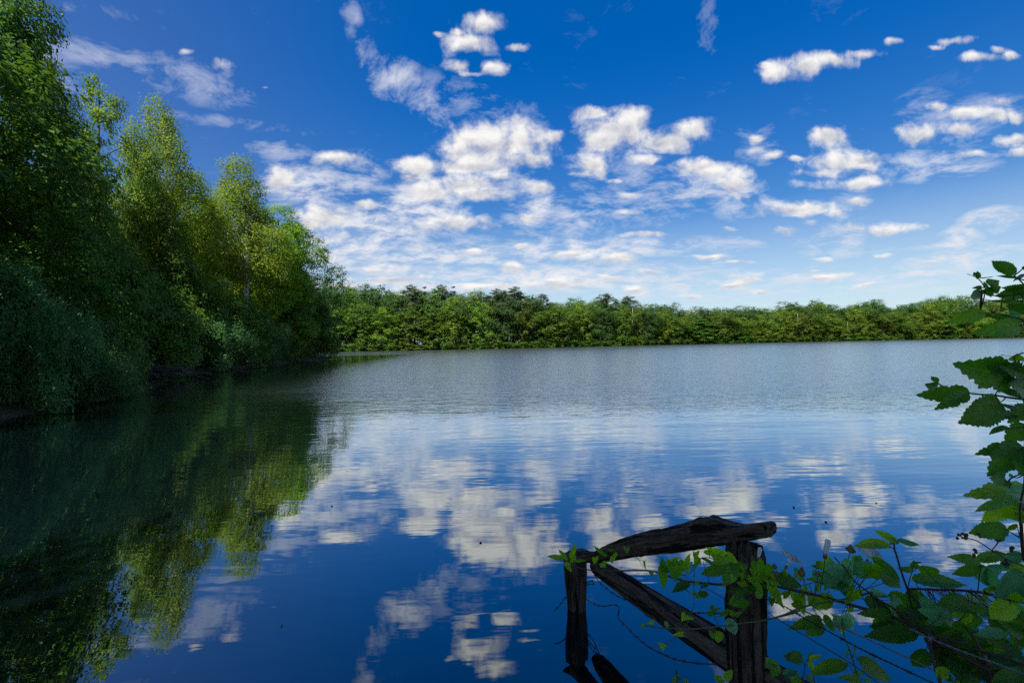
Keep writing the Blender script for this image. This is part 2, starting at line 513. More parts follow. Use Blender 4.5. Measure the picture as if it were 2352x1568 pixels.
def build_water():
    V = [(-120, -60, 0), (700, -60, 0), (700, 300, 0), (-120, 300, 0)]
    m, N = new_mat('lake water')
    co = N.n('ShaderNodeTexCoord').outputs['Object']
    sep = N.n('ShaderNodeSeparateXYZ', Vector=co)
    # where the breeze touches the water: open water beyond the sheltered near corner
    big = N.noise(co, 0.045, 3, 0.55, 0.3)
    mp = N.n('ShaderNodeMapping', Vector=co)
    mp.inputs['Rotation'].default_value = (0, 0, R(8))
    mp.inputs['Scale'].default_value = (0.35, 1.0, 1)
    streak = N.noise(mp.outputs[0], 0.22, 3, 0.6, 0.2)
    reach = N.m('ADD', sep.outputs[1], N.m('MULTIPLY', sep.outputs[0], 0.10))
    reach = N.m('ADD', reach, N.m('MULTIPLY_ADD', big.outputs[0], 16.0, -8.0))
    reach = N.m('ADD', reach, N.m('MULTIPLY_ADD', streak.outputs[0], 9.0, -4.5))
    lee = N.m('MAXIMUM', N.step(N.m('MULTIPLY_ADD', sep.outputs[1], 0.15, sep.outputs[0]), -16, -4, 0.0, 1.0), N.step(sep.outputs[1], 82, 105))    # the wooded bank keeps the wind off
    breeze = N.m('MULTIPLY', N.step(reach, 9.0, 19.0, 0, 1), lee)
    mid = N.step(reach, 3.0, 10.0, 0.0, 1)
    # wavelets
    mw = N.n('ShaderNodeMapping', Vector=co)
    mw.inputs['Rotation'].default_value = (0, 0, R(14))
    mw.inputs['Scale'].default_value = (0.62, 1.25, 1)
    w1 = N.noise(mw.outputs[0], 3.4, 3, 0.55, 0.4)
    w2 = N.noise(mw.outputs[0], 1.1, 2, 0.5, 0.3)
    ms_ = N.n('ShaderNodeMapping', Vector=co)
    ms_.inputs['Rotation'].default_value = (0, 0, R(-5))
    ms_.inputs['Scale'].default_value = (0.4, 1.5, 1)
    s1 = N.noise(ms_.outputs[0], 1.15, 3, 0.5, 0.6)
    s2 = N.noise(ms_.outputs[0], 4.5, 2, 0.5, 0.2)
    amp_b = N.m('MULTIPLY', breeze, 0.045)
    h = N.m('ADD', N.m('MULTIPLY', w1.outputs[0], amp_b), N.m('MULTIPLY', w2.outputs[0], N.m('MULTIPLY', breeze, 0.05)))
    calm = N.m('MULTIPLY_ADD', mid, 0.0055, 0.0022)
    h = N.m('ADD', h, N.m('MULTIPLY', s1.outputs[0], calm))
    h = N.m('ADD', h, N.m('MULTIPLY', s2.outputs[0], N.m('MULTIPLY_ADD', mid, 0.0016, 0.0006)))
    bump = N.n('ShaderNodeBump', Strength=1.0, Distance=1.0, Height=h)
    lw = N.n('ShaderNodeLayerWeight', Blend=0.5, Normal=bump)
    refl = N.m('POWER', lw.outputs['Facing'], 1.55)
    gl = N.n('ShaderNodeBsdfGlossy', Color=(0.94, 1.0, 1.0, 1), Roughness=N.m('MULTIPLY_ADD', breeze, 0.17, 0.005), Normal=bump)
    body = N.n('ShaderNodeBsdfDiffuse', Color=(0.002, 0.006, 0.008, 1))
    ms = N.n('ShaderNodeMixShader', _0=refl, _1=body.outputs[0], _2=gl.outputs[0])
    N.n('ShaderNodeOutputMaterial', Surface=ms.outputs[0])
    tag(link('water', mesh_from('water', V, [(0, 1, 2, 3)], m, False)), kind='structure')


build_water()


# ------------------------------------------------------------------ trees
def unit(a):
    return a / (np.linalg.norm(a, axis=-1, keepdims=True) + 1e-9)


def leaf_quads(rng, P, Nrm, length, width, droop=0.0):
    """One small folded blade per point."""
    n = len(P)
    ax = unit(np.cross(Nrm, rng.standard_normal((n, 3))))
    ax[:, 2] -= droop
    ax = unit(ax)
    side = unit(np.cross(Nrm, ax))
    L = length * (0.7 + 0.6 * rng.random(n))[:, None]
    W = width * (0.7 + 0.6 * rng.random(n))[:, None]
    V = np.empty((n, 4, 3))
    V[:, 0] = P - ax * L * 0.5
    V[:, 1] = P + side * W * 0.5 + Nrm * W * 0.12
    V[:, 2] = P + ax * L * 0.5
    V[:, 3] = P - side * W * 0.5 + Nrm * W * 0.12
    F = np.arange(n * 4).reshape(n, 4)
    return V.reshape(-1, 3), F


def tree_mesh(seed, H, Rmax, prof, nb, br, ns, nl, leaf, mat, bark, base=0.1, flat=0.65, shell=0.5, trunk_r=0.2, lumps=0.3, droop=0.0,
              upb=0.55, lean=(0, 0), nlimb=16, hang=0.0, trunk_top=0.9, sr=0.36, fill=0.12):
    """Crown and trunk meshes of one tree, base at the origin: boughs carry sprays, sprays carry leaves.
    prof: list of (height fraction, radius fraction)."""
    rng = np.random.default_rng(seed)
    pt = np.array(prof)
    w = np.interp(np.linspace(base, 1, 200), pt[:, 0], pt[:, 1]) ** 1.3 + 0.03
    cdf = np.cumsum(w) / w.sum()
    t = np.interp((np.arange(nb) + rng.random(nb)) / nb, cdf, np.linspace(base, 0.985, 200))
    th = np.arange(nb) * 2.39996 + rng.normal(0, 0.5, nb)
    k1, k2, k3 = rng.random(3) * 6.28
    mod = 1 + lumps * (0.5 * np.sin(2 * th + k1 + 5 * t) + 0.35 * np.sin(3 * th + k2 - 9 * t) + 0.45 * np.sin(th + k3 + 14 * t)) + 0.10 * rng.standard_normal(nb)
    bsz = br * (0.55 + 0.85 * rng.random(nb))
    rad = np.maximum(Rmax * np.interp(t, pt[:, 0], pt[:, 1]) * mod - 0.35 * bsz, 0.05)
    rf = shell + (1 - shell) * rng.random(nb) ** 0.5
    rf *= np.where(rng.random(nb) < 0.2, rng.random(nb), 1)
    C = np.stack((np.cos(th) * rad * rf + lean[0] * t * H, np.sin(th) * rad * rf + lean[1] * t * H, t * H), 1)
    bsz = np.minimum(bsz, 0.16 * Rmax + 0.75 * Rmax * np.interp(t, pt[:, 0], pt[:, 1]))
    C[:, 2] = np.minimum(C[:, 2], H - bsz * flat)
    btone = np.clip(rng.normal(0.5, 0.16, nb), 0, 1)
    # sprays over the upper and outer side of every bough
    nsp = np.maximum(4, (ns * (bsz / br) ** 1.6).astype(int))
    bi = np.repeat(np.arange(nb), nsp)
    m = len(bi)
    axis = np.stack((lean[0] * C[:, 2], lean[1] * C[:, 2], C[:, 2]), 1)
    outb = unit(C - axis + np.array([0, 0, 1e-3]))
    d = unit(rng.standard_normal((m, 3)) + 0.5 * outb[bi] + np.array([0, 0, 0.55]))
    S = C[bi] + d * np.array([1, 1, flat]) * (bsz[bi] * (0.75 + 0.35 * rng.random(m)))[:, None]
    ssz = bsz[bi] * sr * (0.7 + 0.6 * rng.random(m))
    stone = np.clip(0.65 * btone[bi] + 0.35 * rng.random(m), 0, 1)
    npl = np.maximum(5, (nl * (0.6 + 0.8 * rng.random(m))).astype(int))
    si = np.repeat(np.arange(m), npl)
    n = len(si)
    g = rng.standard_normal((n, 3)) * 0.5
    P = S[si] + g * ssz[si][:, None] * np.array([1.15, 1.15, 0.7])
    if hang:
        P[:, 2] -= rng.random(n) ** 1.6 * hang * bsz[bi[si]]
    Nn = unit(np.array([0, 0, upb]) + 0.65 * d[si] + 0.3 * unit(g) + 0.19 * rng.standard_normal((n, 3)))
    nf = int(n * fill)
    if nf:                                       # a few leaves inside the boughs
        j = rng.integers(0, nb, nf)
        P = np.concatenate((P, C[j] + rng.standard_normal((nf, 3)) * (bsz[j] * 0.4)[:, None] * np.array([1, 1, flat])))
        Nn = np.concatenate((Nn, unit(rng.standard_normal((nf, 3)) + np.array([0, 0, 0.4]))))
        tn = np.concatenate((stone[si], btone[j] * 0.8))
    else:
        tn = stone[si]
    V, F = leaf_quads(rng, P, Nn, leaf[0], leaf[1], droop)
    V[:, 2] = np.maximum(V[:, 2], 0.06)
    tone = np.clip(0.82 * tn + 0.18 * rng.random(len(P)), 0, 1)
    nclump = nb
    crown = mesh_from('crown', V, F, mat, False, tone)
    # trunk and limbs
    b = MB()
    tt = np.linspace(0, trunk_top, 9)
    wob = 0.02 * H * np.stack((np.sin(tt * 5 + k1) - math.sin(k1), np.sin(tt * 4 + k2) - math.sin(k2)), 1)
    tp = np.stack((lean[0] * tt * H + wob[:, 0] * 0.5, lean[1] * tt * H + wob[:, 1] * 0.5, tt * H - 0.3 * (tt == 0)), 1)
    b.tube(tp, trunk_r * (1.25 - tt) ** 1.1 * np.where(tt == 0, 1.25, 1), 8)
    pick = rng.permutation(nclump)[:nlimb]
    for i in pick:
        e = C[i]
        h0 = np.clip(e[2] - (0.25 + 0.5 * rng.random()) * np.hypot(e[0], e[1]) - 0.02 * H, 0.08 * H, trunk_top * H * 0.97)
        f = h0 / H
        s0 = np.array([np.interp(f, tt, tp[:, 0]), np.interp(f, tt, tp[:, 1]), h0])
        r0 = trunk_r * max(0.12, (1.25 - f)) * 0.42
        midp = s0 * 0.5 + e * 0.5 + np.array([0, 0, 0.05 * np.linalg.norm(e - s0)]) + rng.standard_normal(3) * 0.04 * np.linalg.norm(e - s0)
        b.tube(curve_pts([s0, midp, e], 6), np.linspace(r0, r0 * 0.2, 6), 5, False)
    trunk = b.mesh('trunk', bark)
    return crown, trunk


P_ROUND = [(0.0, .30), (.08, .62), (.2, .85), (.45, 1), (.7, .85), (.88, .55), (1, .12)]
P_OAK = [(0.0, .2), (.12, .5), (.3, .85), (.55, 1), (.78, .95), (.92, .62), (1, .2)]
P_TALL = [(0.0, .4), (.1, .7), (.3, .95), (.5, 1), (.68, .78), (.82, .5), (.92, .3), (1, .06)]
P_BIRCH = [(0.0, .1), (.2, .45), (.35, .85), (.55, 1), (.75, .78), (.9, .42), (1, .06)]
P_BUSH = [(0.0, .8), (.15, 1), (.45, .95), (.75, .7), (1, .15)]
P_PINE = [(0.0, 0), (.55, .1), (.62, .75), (.8, 1), (.93, .75), (1, .25)]

TREES = {}


def proto(key, *a, **k):
    TREES[key] = tree_mesh(*a, **k)


def plant_tree(key, x, y, height, width, label, name='broadleaf_tree', cat='tree', group=None, rz=None, z=None):
    """One tree: an Empty at its foot with a crown and a trunk (mesh data shared between trees of a kind)."""
    crown, trunk = TREES[key]
    H0, R0 = SIZE[key]
    if z is None:
        z = float(ground_z(np.array([x]), np.array([y]))[0])
        z = max(z, -0.15)
    s = (height - z) / H0
    sw = width / (2 * R0)
    t = empty(name, (x, y, z), RNG.random() * 6.28 if rz is None else rz, (sw, sw, s))
    link('crown', crown, t)
    link('trunk', trunk, t)
    return tag(t, label, cat, group)


SIZE = {}


def kind(key, H, Rm, *a, **k):
    SIZE[key] = (H, Rm)
    proto(key, SEED[0], H, Rm, *a, **k)
    SEED[0] += 1


SEED = [100]
# near bank: small leaves, many of them
kind('near_alder', 19, 5.2, P_ROUND, 64, 1.65, 20, 28, (0.23, 0.17), M['leaf_alder'], M['bark'], base=.04, trunk_r=.26, nlimb=30, fill=.05, lumps=.4, flat=.85, upb=.45)
kind('near_poplar', 23, 4.6, P_TALL, 74, 1.45, 19, 27, (0.22, 0.16), M['leaf_alder'], M['bark'], base=.04, trunk_r=.28, lumps=.5, nlimb=34, fill=.05)
kind('near_lime', 21, 4.8, P_ROUND, 64, 1.6, 20, 27, (0.23, 0.17), M['leaf_lime'], M['bark'], base=.04, flat=.8, trunk_r=.25, nlimb=28, fill=.05, lumps=.4)
kind('near_dark', 18, 5.0, P_ROUND, 66, 1.7, 20, 28, (0.24, 0.17), M['leaf_dark'], M['bark'], base=.03, trunk_r=.28, nlimb=26, fill=.05, lumps=.4, flat=.85, upb=.45)
kind('near_birch', 24, 3.4, P_BIRCH, 130, 1.0, 14, 24, (0.17, 0.12), M['leaf_birch'], M['bark_birch'], base=.15, flat=.9, trunk_r=.17, droop=.7, upb=.3, hang=1.5, lumps=.45, nlimb=44, trunk_top=.86, fill=0.03)
kind('corner_oak', 20, 5.0, P_OAK, 105, 1.5, 21, 30, (0.22, 0.16), M['leaf_dark'], M['bark'], base=.03, trunk_r=.30, nlimb=30, fill=.15, lumps=.3, flat=.85, upb=.45)
kind('tall_shade', 18, 4.8, P_OAK, 75, 1.7, 20, 28, (0.24, 0.17), M['leaf_dark'], M['bark'], base=.42, trunk_r=.3, nlimb=26, fill=.15)
kind('bank_birch', 24, 3.6, P_BIRCH, 120, 1.0, 14, 22, (0.17, 0.12), M['leaf_birch'], M['bark_birch'], base=.42, flat=.9, trunk_r=.19, droop=.7, upb=.3, hang=1.3, lumps=.45, nlimb=40, trunk_top=.86, fill=0.03)
kind('near_willow', 5.0, 2.6, P_BUSH, 95, .62, 15, 24, (0.19, 0.055), M['leaf_willow'], M['bark'], base=.05, flat=1.1, trunk_r=.10, nlimb=60, trunk_top=.6, upb=.4, sr=.40, droop=-.7, lumps=.9, hang=-1.2, shell=.4, fill=.05)
kind('near_bush', 6.0, 3.2, P_BUSH, 60, 1.1, 16, 24, (0.19, 0.14), M['leaf_dark'], M['bark'], base=.04, trunk_r=.12, nlimb=24, trunk_top=.7, flat=.85, upb=.45)
# far shore
kind('far_alder', 22, 6.2, P_ROUND, 62, 2.0, 13, 15, (0.44, 0.33), M['far_mid'], M['bark'], base=.02, trunk_r=.25, lumps=.35, flat=.92, upb=.38)
kind('far_elm', 22, 6.5, P_OAK, 62, 2.1, 13, 15, (0.44, 0.33), M['far_mid'], M['bark'], base=.04, trunk_r=.27, lumps=.4, flat=.92, upb=.38)
kind('far_lime', 22, 6.6, P_ROUND, 62, 2.15, 13, 15, (0.44, 0.33), M['far_light'], M['bark'], base=.02, trunk_r=.25, lumps=.3, flat=.92, upb=.38)
kind('far_oak', 22, 6.6, P_OAK, 62, 2.15, 13, 15, (0.44, 0.33), M['far_dark'], M['bark'], base=.05, trunk_r=.32, lumps=.4, flat=.92, upb=.38)
kind('far_birch', 22, 4.2, P_BIRCH, 75, 1.25, 9, 12, (0.40, 0.28), M['far_olive'], M['bark_birch'], base=.06, flat=.9, droop=.6, upb=.3, hang=1.3, trunk_r=.17, lumps=.45)
kind('far_poplar', 23, 4.8, P_TALL, 80, 1.6, 11, 12, (0.48, 0.36), M['far_mid'], M['bark'], base=.02, trunk_r=.24, lumps=.4, flat=.92, upb=.38)
kind('far_pine', 24, 3.4, P_PINE, 26, 1.3, 13, 16, (0.55, 0.17), M['leaf_pine'], M['bark_pine'], base=.55, flat=.5, trunk_r=.26, lumps=.6, nlimb=22, shell=.35, trunk_top=.97)
kind('far_bush', 6, 3.0, P_BUSH, 26, 1.2, 9, 12, (0.42, 0.32), M['far_mid'], M['bark'], base=.04, trunk_r=.1, trunk_top=.6, flat=.92, upb=.38)


def top_h(px, py, d):
    return at(px, py, d).z


# ---- the wooded bank on the left; px of the axis, px of the top, depth, width in px
BANK = 'trees of the wooded bank'
left_bank = [
    ('corner_oak', -48, -120, 22, 290, 'tall dark green tree filling the upper left corner', 'broadleaf_tree'),
    ('near_dark', 92, 125, 26.5, 200, 'broad dense tree with a rounded shoulder against the pale sky, second from the left edge', 'broadleaf_tree'),
    ('near_poplar', 232, 165, 34, 165, 'tall leafy tree with a pointed top in front of the weeping birch', 'broadleaf_tree'),
    ('near_birch', 362, 205, 41, 165, 'tallest weeping birch with a narrow pale green top above the bank', 'birch_tree'),
    ('near_lime', 432, 392, 47, 150, 'rounded yellow green tree between the two birches', 'broadleaf_tree'),
    ('bank_birch', 548, 350, 53, 175, 'slender birch with a white trunk low down and an airy top', 'birch_tree'),
    ('near_lime', 640, 468, 62, 140, 'sunlit yellow green tree beside the white trunked birch', 'broadleaf_tree'),
    ('near_dark', 684, 512, 71, 142, 'dense dark tree at the end of the bank, its edge overhanging the open water', 'broadleaf_tree'),
    ('near_dark', 170, 318, 30, 190, 'deep green tree below the pointed tree, its crown down to the bushes', 'broadleaf_tree'),
    ('near_dark', 318, 410, 38, 180, 'dark green tree under the tallest birch', 'broadleaf_tree'),
    ('near_alder', 480, 470, 60, 150, 'mid green tree left of the white birch trunk', 'broadleaf_tree'),
    ('near_alder', 655, 560, 66, 105, 'narrow tree squeezed between the sunlit tree and the dark end tree', 'broadleaf_tree'),
    ('near_dark', 60, 380, 20.5, 240, 'heavy dark tree hanging over the blue green willow bushes', 'broadleaf_tree'),
]
for key, px, py, d, w, lab, nm in left_bank:
    base = at(px, 800, d)
    plant_tree(key, base.x + 0.4, base.y, top_h(px, py, d), w / FPX * d, lab, nm, 'birch' if 'birch' in nm else 'tree', BANK)
bushes = [
    ('near_willow', 25, 632, 15.2, 230, 'large blue green willow bush at the left edge reaching the water', 'willow_bush'),
    ('near_willow', 165, 770, 17.5, 200, 'lower blue green willow bush spilling over the water', 'willow_bush'),
    ('near_willow', 118, 715, 16.6, 150, 'mid sized blue green willow bush between the large one and the lower one', 'willow_bush'),
    ('near_willow', 232, 862, 20.0, 110, 'small pale green tip of willow trailing on the water', 'willow_bush'),
    ('near_bush', 225, 560, 26, 200, 'dark leafy bush behind the willow bushes', 'leafy_bush'),
    ('near_bush', 268, 740, 27, 100, 'small dark bush by the dead brush pile', 'leafy_bush'),
    ('near_bush', 335, 640, 33.5, 190, 'dark green bush above the dead brush pile', 'leafy_bush'),
    ('near_bush', 425, 590, 40, 170, 'tall dark bush beneath the mid green tree', 'leafy_bush'),
    ('near_willow', 478, 715, 41.5, 140, 'rounded grey green willow bush halfway along the bank', 'willow_bush'),
    ('near_bush', 545, 680, 48, 130, 'dark bush right of the grey green willow', 'leafy_bush'),
    ('near_willow', 605, 725, 53, 90, 'upright silvery willow bush near the end of the bank', 'willow_bush'),
    ('near_bush', 660, 690, 62, 110, 'dark bush at the foot of the narrow tree', 'leafy_bush'),
    ('near_bush', 715, 680, 72, 100, 'bush trailing to the water at the tip of the bank', 'leafy_bush'),
]
for key, px, py, d, w, lab, nm in bushes:
    base = at(px, 820, d)
    plant_tree(key, base.x, base.y, top_h(px, py, d), w / FPX * d, lab, nm, 'bush', 'bushes along the wooded bank', z=0.0)
# deeper in the same wood: seen through gaps, and outside the frame to the left and behind, where they shade the bank and the fence
deep = [(-46, 46, 17), (-42, 53, 19), (-45, 63, 19), (-43, 73, 19), (-47, 82, 19), (-52, 70, 20), (-52, 56, 20),
        (-20.5, 9.5, 16), (-19, 3, 15), (-24.5, 15, 20),]
shade = [(-2, -4.2, 18), (1.6, -4.8, 17)]
for i, (x, y, h) in enumerate(deep):
    plant_tree(('near_dark', 'near_alder', 'near_poplar')[i % 3], x, y, h, 9 + (i % 4), 'green tree deeper in the wood behind the front row of the bank', 'broadleaf_tree', 'tree', 'trees deeper in the bank wood')
for x, y, h in shade:
    plant_tree('tall_shade', x, y, h, 10.5, 'tall green tree on the near bank shading the fence', 'broadleaf_tree', 'tree', 'trees shading the near bank')

# ---- the far shore
SHORE = np.array([(-112, 168), (-78, 164), (-62, 166.5), (-30, 168.5), (0, 173.5), (40, 192.5), (86, 213.5), (160, 228.5), (277, 246.5), (340, 250)])
seg = np.hypot(*np.diff(SHORE, axis=0).T)
cum = np.concatenate(([0], np.cumsum(seg)))


def shore_at(s, back):
    x = np.interp(s, cum, SHORE[:, 0])
    y = np.interp(s, cum, SHORE[:, 1])
    k = min(np.searchsorted(cum, s, side='right') - 1, len(seg) - 1)
    dx, dy = (SHORE[k + 1] - SHORE[k]) / seg[k]
    return x - dy * back, y + dx * back


SKY_X = [700, 780, 850, 900, 1000, 1100, 1200, 1250, 1300, 1400, 1500, 1600, 1700, 1750, 1800, 1870, 1930, 2000, 2060, 2100, 2150, 2200, 2240, 2300, 2420]
SKY_Y = [648, 648, 648, 655, 662, 662, 670, 682, 682, 680, 694, 697, 694, 702, 690, 684, 694, 684, 702, 686, 672, 674, 690, 676, 672]


def view_px(x, y):
    v = Vector((x, y, EYE)) - Vector((0, 0, EYE))
    dpt = v.dot(fw)
    return 1176 + FPX * v.dot(rt) / dpt, dpt


frng = np.random.default_rng(5)
KINDS_FRONT = ['far_alder', 'far_lime', 'far_poplar', 'far_elm', 'far_lime', 'far_birch', 'far_lime', 'far_alder', 'far_oak']
NAMES = {'far_alder': ('broadleaf_tree', 'mid green broadleaf tree in the wood along the far shore', 'tree', 'mid green trees along the far shore'),
         'far_elm': ('broadleaf_tree', 'mid green broadleaf tree in the wood along the far shore', 'tree', 'mid green trees along the far shore'),
         'far_poplar': ('broadleaf_tree', 'mid green broadleaf tree in the wood along the far shore', 'tree', 'mid green trees along the far shore'),
         'far_lime': ('broadleaf_tree', 'light yellow green broadleaf tree in the wood along the far shore', 'tree', 'light green trees along the far shore'),
         'far_oak': ('oak_tree', 'dark green round crowned tree in the wood along the far shore', 'tree', 'dark trees along the far shore'),
         'far_birch': ('birch_tree', 'loose olive green birch in the wood along the far shore', 'birch', 'birches along the far shore'),
         'far_pine': ('pine_tree', 'dark pine showing its bare orange trunk in the far wood', 'pine', 'pines of the far wood')}


def far_tree(key, x, y, py, wpx, label=None):
    px, d = view_px(x, y)
    nm, lab, cat, grp = NAMES[key]
    zz = 0.1
    plant_tree(key, x, y, top_h(px, py, d), wpx / FPX * d, label or lab, nm, cat, grp if label is None else None, z=zz)


s = 0.0
i = 0
while s < cum[-1]:                        # front row, right at the water
    x, y = shore_at(s, 2.2 + 2.5 * frng.random())
    px, d = view_px(x, y)
    sky = np.interp(px, SKY_X, SKY_Y)
    wl = 805 - (px - 780) * 0.0195
    key = KINDS_FRONT[int(frng.integers(len(KINDS_FRONT)))]
    frac = 0.62 + 0.30 * frng.random() if px < 1500 else 0.50 + 0.36 * frng.random()
    w = (10.5 + 6.0 * frng.random())
    if key == 'far_birch':
        w *= 0.75
    far_tree(key, x, y, wl - (wl - sky) * frac, w * FPX / d)
    s += w * (0.60 + 0.18 * frng.random())
    i += 1
s = 2.0
while s < cum[-1]:                        # second row makes the skyline
    x, y = shore_at(s, 9 + 4 * frng.random())
    px, d = view_px(x, y)
    sky = np.interp(px, SKY_X, SKY_Y)
    wl = 805 - (px - 780) * 0.0195
    r = frng.random()
    if 1040 < px < 1460:
        key = 'far_pine' if r < 0.45 else ('far_alder' if r < 0.75 else 'far_oak')
    elif px < 1040:
        key = 'far_elm' if r < 0.3 else ('far_oak' if r < 0.7 else ('far_pine' if r < .85 else 'far_alder'))
    else:
        key = 'far_oak' if r < 0.5 else ('far_birch' if r < 0.7 else 'far_alder')
    w = 11 + 5 * frng.random()
    if key in ('far_pine', 'far_birch'):
        w *= 0.7
    far_tree(key, x, y, sky + (24 * (frng.random() - 0.2) if key != 'far_pine' else -12 * frng.random() - 2), w * FPX / d)
    s += w * 0.55
s = 0.0
while s < cum[-1]:                        # third row closes the gaps
    x, y = shore_at(s, 18 + 5 * frng.random())
    px, d = view_px(x, y)
    sky = np.interp(px, SKY_X, SKY_Y)
    far_tree('far_oak' if frng.random() < .6 else 'far_alder', x, y, sky + 6 + 12 * frng.random(), 15 * FPX / d)
    s += 9
s = 1.0
while s < cum[-1]:                        # low growth at the waterline
    x, y = shore_at(s, 0.9)
    px, d = view_px(x, y)
    h = 2.2 + 3.0 * frng.random() ** 2
    w = 5 + 2.5 * frng.random()
    plant_tree('far_bush', x, y, h, w, 'low green bush overhanging the water of the far shore', 'shore_bush', 'bush', 'bushes along the far shore', z=0.0)
    s += w * 0.8


# ------------------------------------------------------------------ the old fence in the shallows
# enlarged views of the foreground: (x0, y0, scale) into the 2352 px view
VIEW5, VIEWA, VIEWB, VIEWC, VIEWD, VIEW6 = (1234.6, 1119.7, .2860), (1493.0, 1234.5, .21276), (1892.6, 1148.4, .26770), (2067.2, 574.2, .14651), (2067.2, 803.9, .25636), (1751.4, 1119.7, .2860)


def vp(view, x, y, d):
    d = float(np.interp(d, [0, 1.2, 1.8, 2.5, 3.45, 10], [0, 1.2, 1.62, 2.12, 3.45, 10]))
    return np.array(at(view[0] + x * view[2], view[1] + y * view[2], d))


def wood_mat(name, dark, mid, pale, axis):
    """Weathered timber: grain drawn out along the local axis, dark splits, a little moss."""
    m, N = new_mat(name)
    co = N.n('ShaderNodeTexCoord').outputs['Object']
    mp = N.n('ShaderNodeMapping', {'vector_type': 'TEXTURE'}, Vector=co)
    mp.inputs['Rotation'].default_value = axis
    mp.inputs['Scale'].default_value = (1, 1, 14)
    g1 = N.noise(mp.outputs[0], 62.0, 5, 0.65, 0.3)
    g2 = N.noise(co, 9.0, 4, 0.6)
    g3 = N.noise(mp.outputs[0], 24.0, 3, 0.5, 0.6)
    split = N.step(g3.outputs[0], 0.40, 0.47, 0, 1)
    c = N.mix(N.step(g1.outputs[0], 0.3, 0.7), (*dark, 1), (*mid, 1))
    c = N.mix(N.m('MULTIPLY', N.step(g2.outputs[0], 0.52, 0.75), 0.55), c, (*pale, 1))
    c = N.mix(N.m('SUBTRACT', 1.0, split), c, (0.008, 0.006, 0.005, 1))
    moss = N.step(N.noise(co, 17.0, 4, 0.6).outputs[0], 0.60, 0.72, 0, 0.35)
    c = N.mix(moss, c, (0.035, 0.050, 0.012, 1))
    p = N.n('ShaderNodeBsdfPrincipled', Base__Color=c, Roughness=0.9)
    p.inputs['Specular IOR Level'].default_value = 0.2
    h = N.m('ADD', N.m('MULTIPLY', g1.outputs[0], 0.5), split)
    N.put(p.inputs['Normal'], N.n('ShaderNodeBump', Strength=0.9, Distance=0.012, Height=h))
    N.n('ShaderNodeOutputMaterial', Surface=p.outputs[0])
    return m


M['wood_post'] = wood_mat('dark weathered post', (0.028, 0.021, 0.017), (0.115, 0.088, 0.068), (0.22, 0.175, 0.135), (0, 0, 0))
M['wood_cut'] = wood_mat('pale broken wood', (0.10, 0.07, 0.045), (0.30, 0.22, 0.15), (0.36, 0.30, 0.24), (0, 0, 0))
mwire, Nw = new_mat('rusty wire')
pw = Nw.n('ShaderNodeBsdfPrincipled', Base__Color=(0.045, 0.032, 0.026, 1), Roughness=0.6, Metallic=0.4)
Nw.n('ShaderNodeOutputMaterial', Surface=pw.outputs[0])
M['wire'] = mwire
mwire2, Nw = new_mat('dull galvanised wire')
pw = Nw.n('ShaderNodeBsdfPrincipled', Base__Color=(0.22, 0.22, 0.23, 1), Roughness=0.45, Metallic=0.7)
Nw.n('ShaderNodeOutputMaterial', Surface=pw.outputs[0])
M['wire_pale'] = mwire2

prng = np.random.default_rng(77)


def log_mesh(P, r, k=26, rough=0.07, seed=1, slant=0.0, knots=()):
    """A weathered round timber along P with ridges that run its length; slant tilts the last ring's cut."""
    rg = np.random.default_rng(seed)
    P = np.asarray(P, float)
    n = len(P)
    r = np.broadcast_to(np.asarray(r, float), (n,))
    ridge = 1 + rough * rg.standard_normal(k)
    T = unit(np.gradient(P, axis=0))
    ref = np.array([0, 0, 1.0]) if abs(T[0][2]) < 0.8 else np.array([0, 1.0, 0])
    V = []
    drift = np.zeros(k)
    for i in range(n):
        a = unit(np.cross(T[i], ref))
        b = np.cross(T[i], a)
        drift = 0.8 * drift + 0.025 * rg.standard_normal(k)
        ph = np.arange(k) * 2 * math.pi / k
        rr = r[i] * (ridge + drift)
        for (ki, kj, amp) in knots:
            dphi = np.angle(np.exp(1j * (ph - kj)))
            rr = rr * (1 + amp * np.exp(-((i - ki) / 1.6) ** 2 - (dphi / 0.5) ** 2))
        ring = P[i] + np.outer(np.cos(ph) * rr, a) + np.outer(np.sin(ph) * rr, b)
        if slant and i == n - 1:
            ring = ring + np.outer(slant * np.cos(ph - 0.6) * r[i] + 0.12 * r[i] * rg.standard_normal(k), T[i])
        V.append(ring)
    F = [(i * k + j, i * k + (j + 1) % k, (i + 1) * k + (j + 1) % k, (i + 1) * k + j) for i in range(n - 1) for j in range(k)]
    V = np.concatenate(V)
    c0, c1 = len(V), len(V) + 1
    V = np.concatenate((V, [P[0]], [P[-1] + T[-1] * 0.01]))
    for j in range(k):
        F.append((c0, (j + 1) % k, j))
        F.append((c1, (n - 1) * k + j, (n - 1) * k + (j + 1) % k))
    return V, F


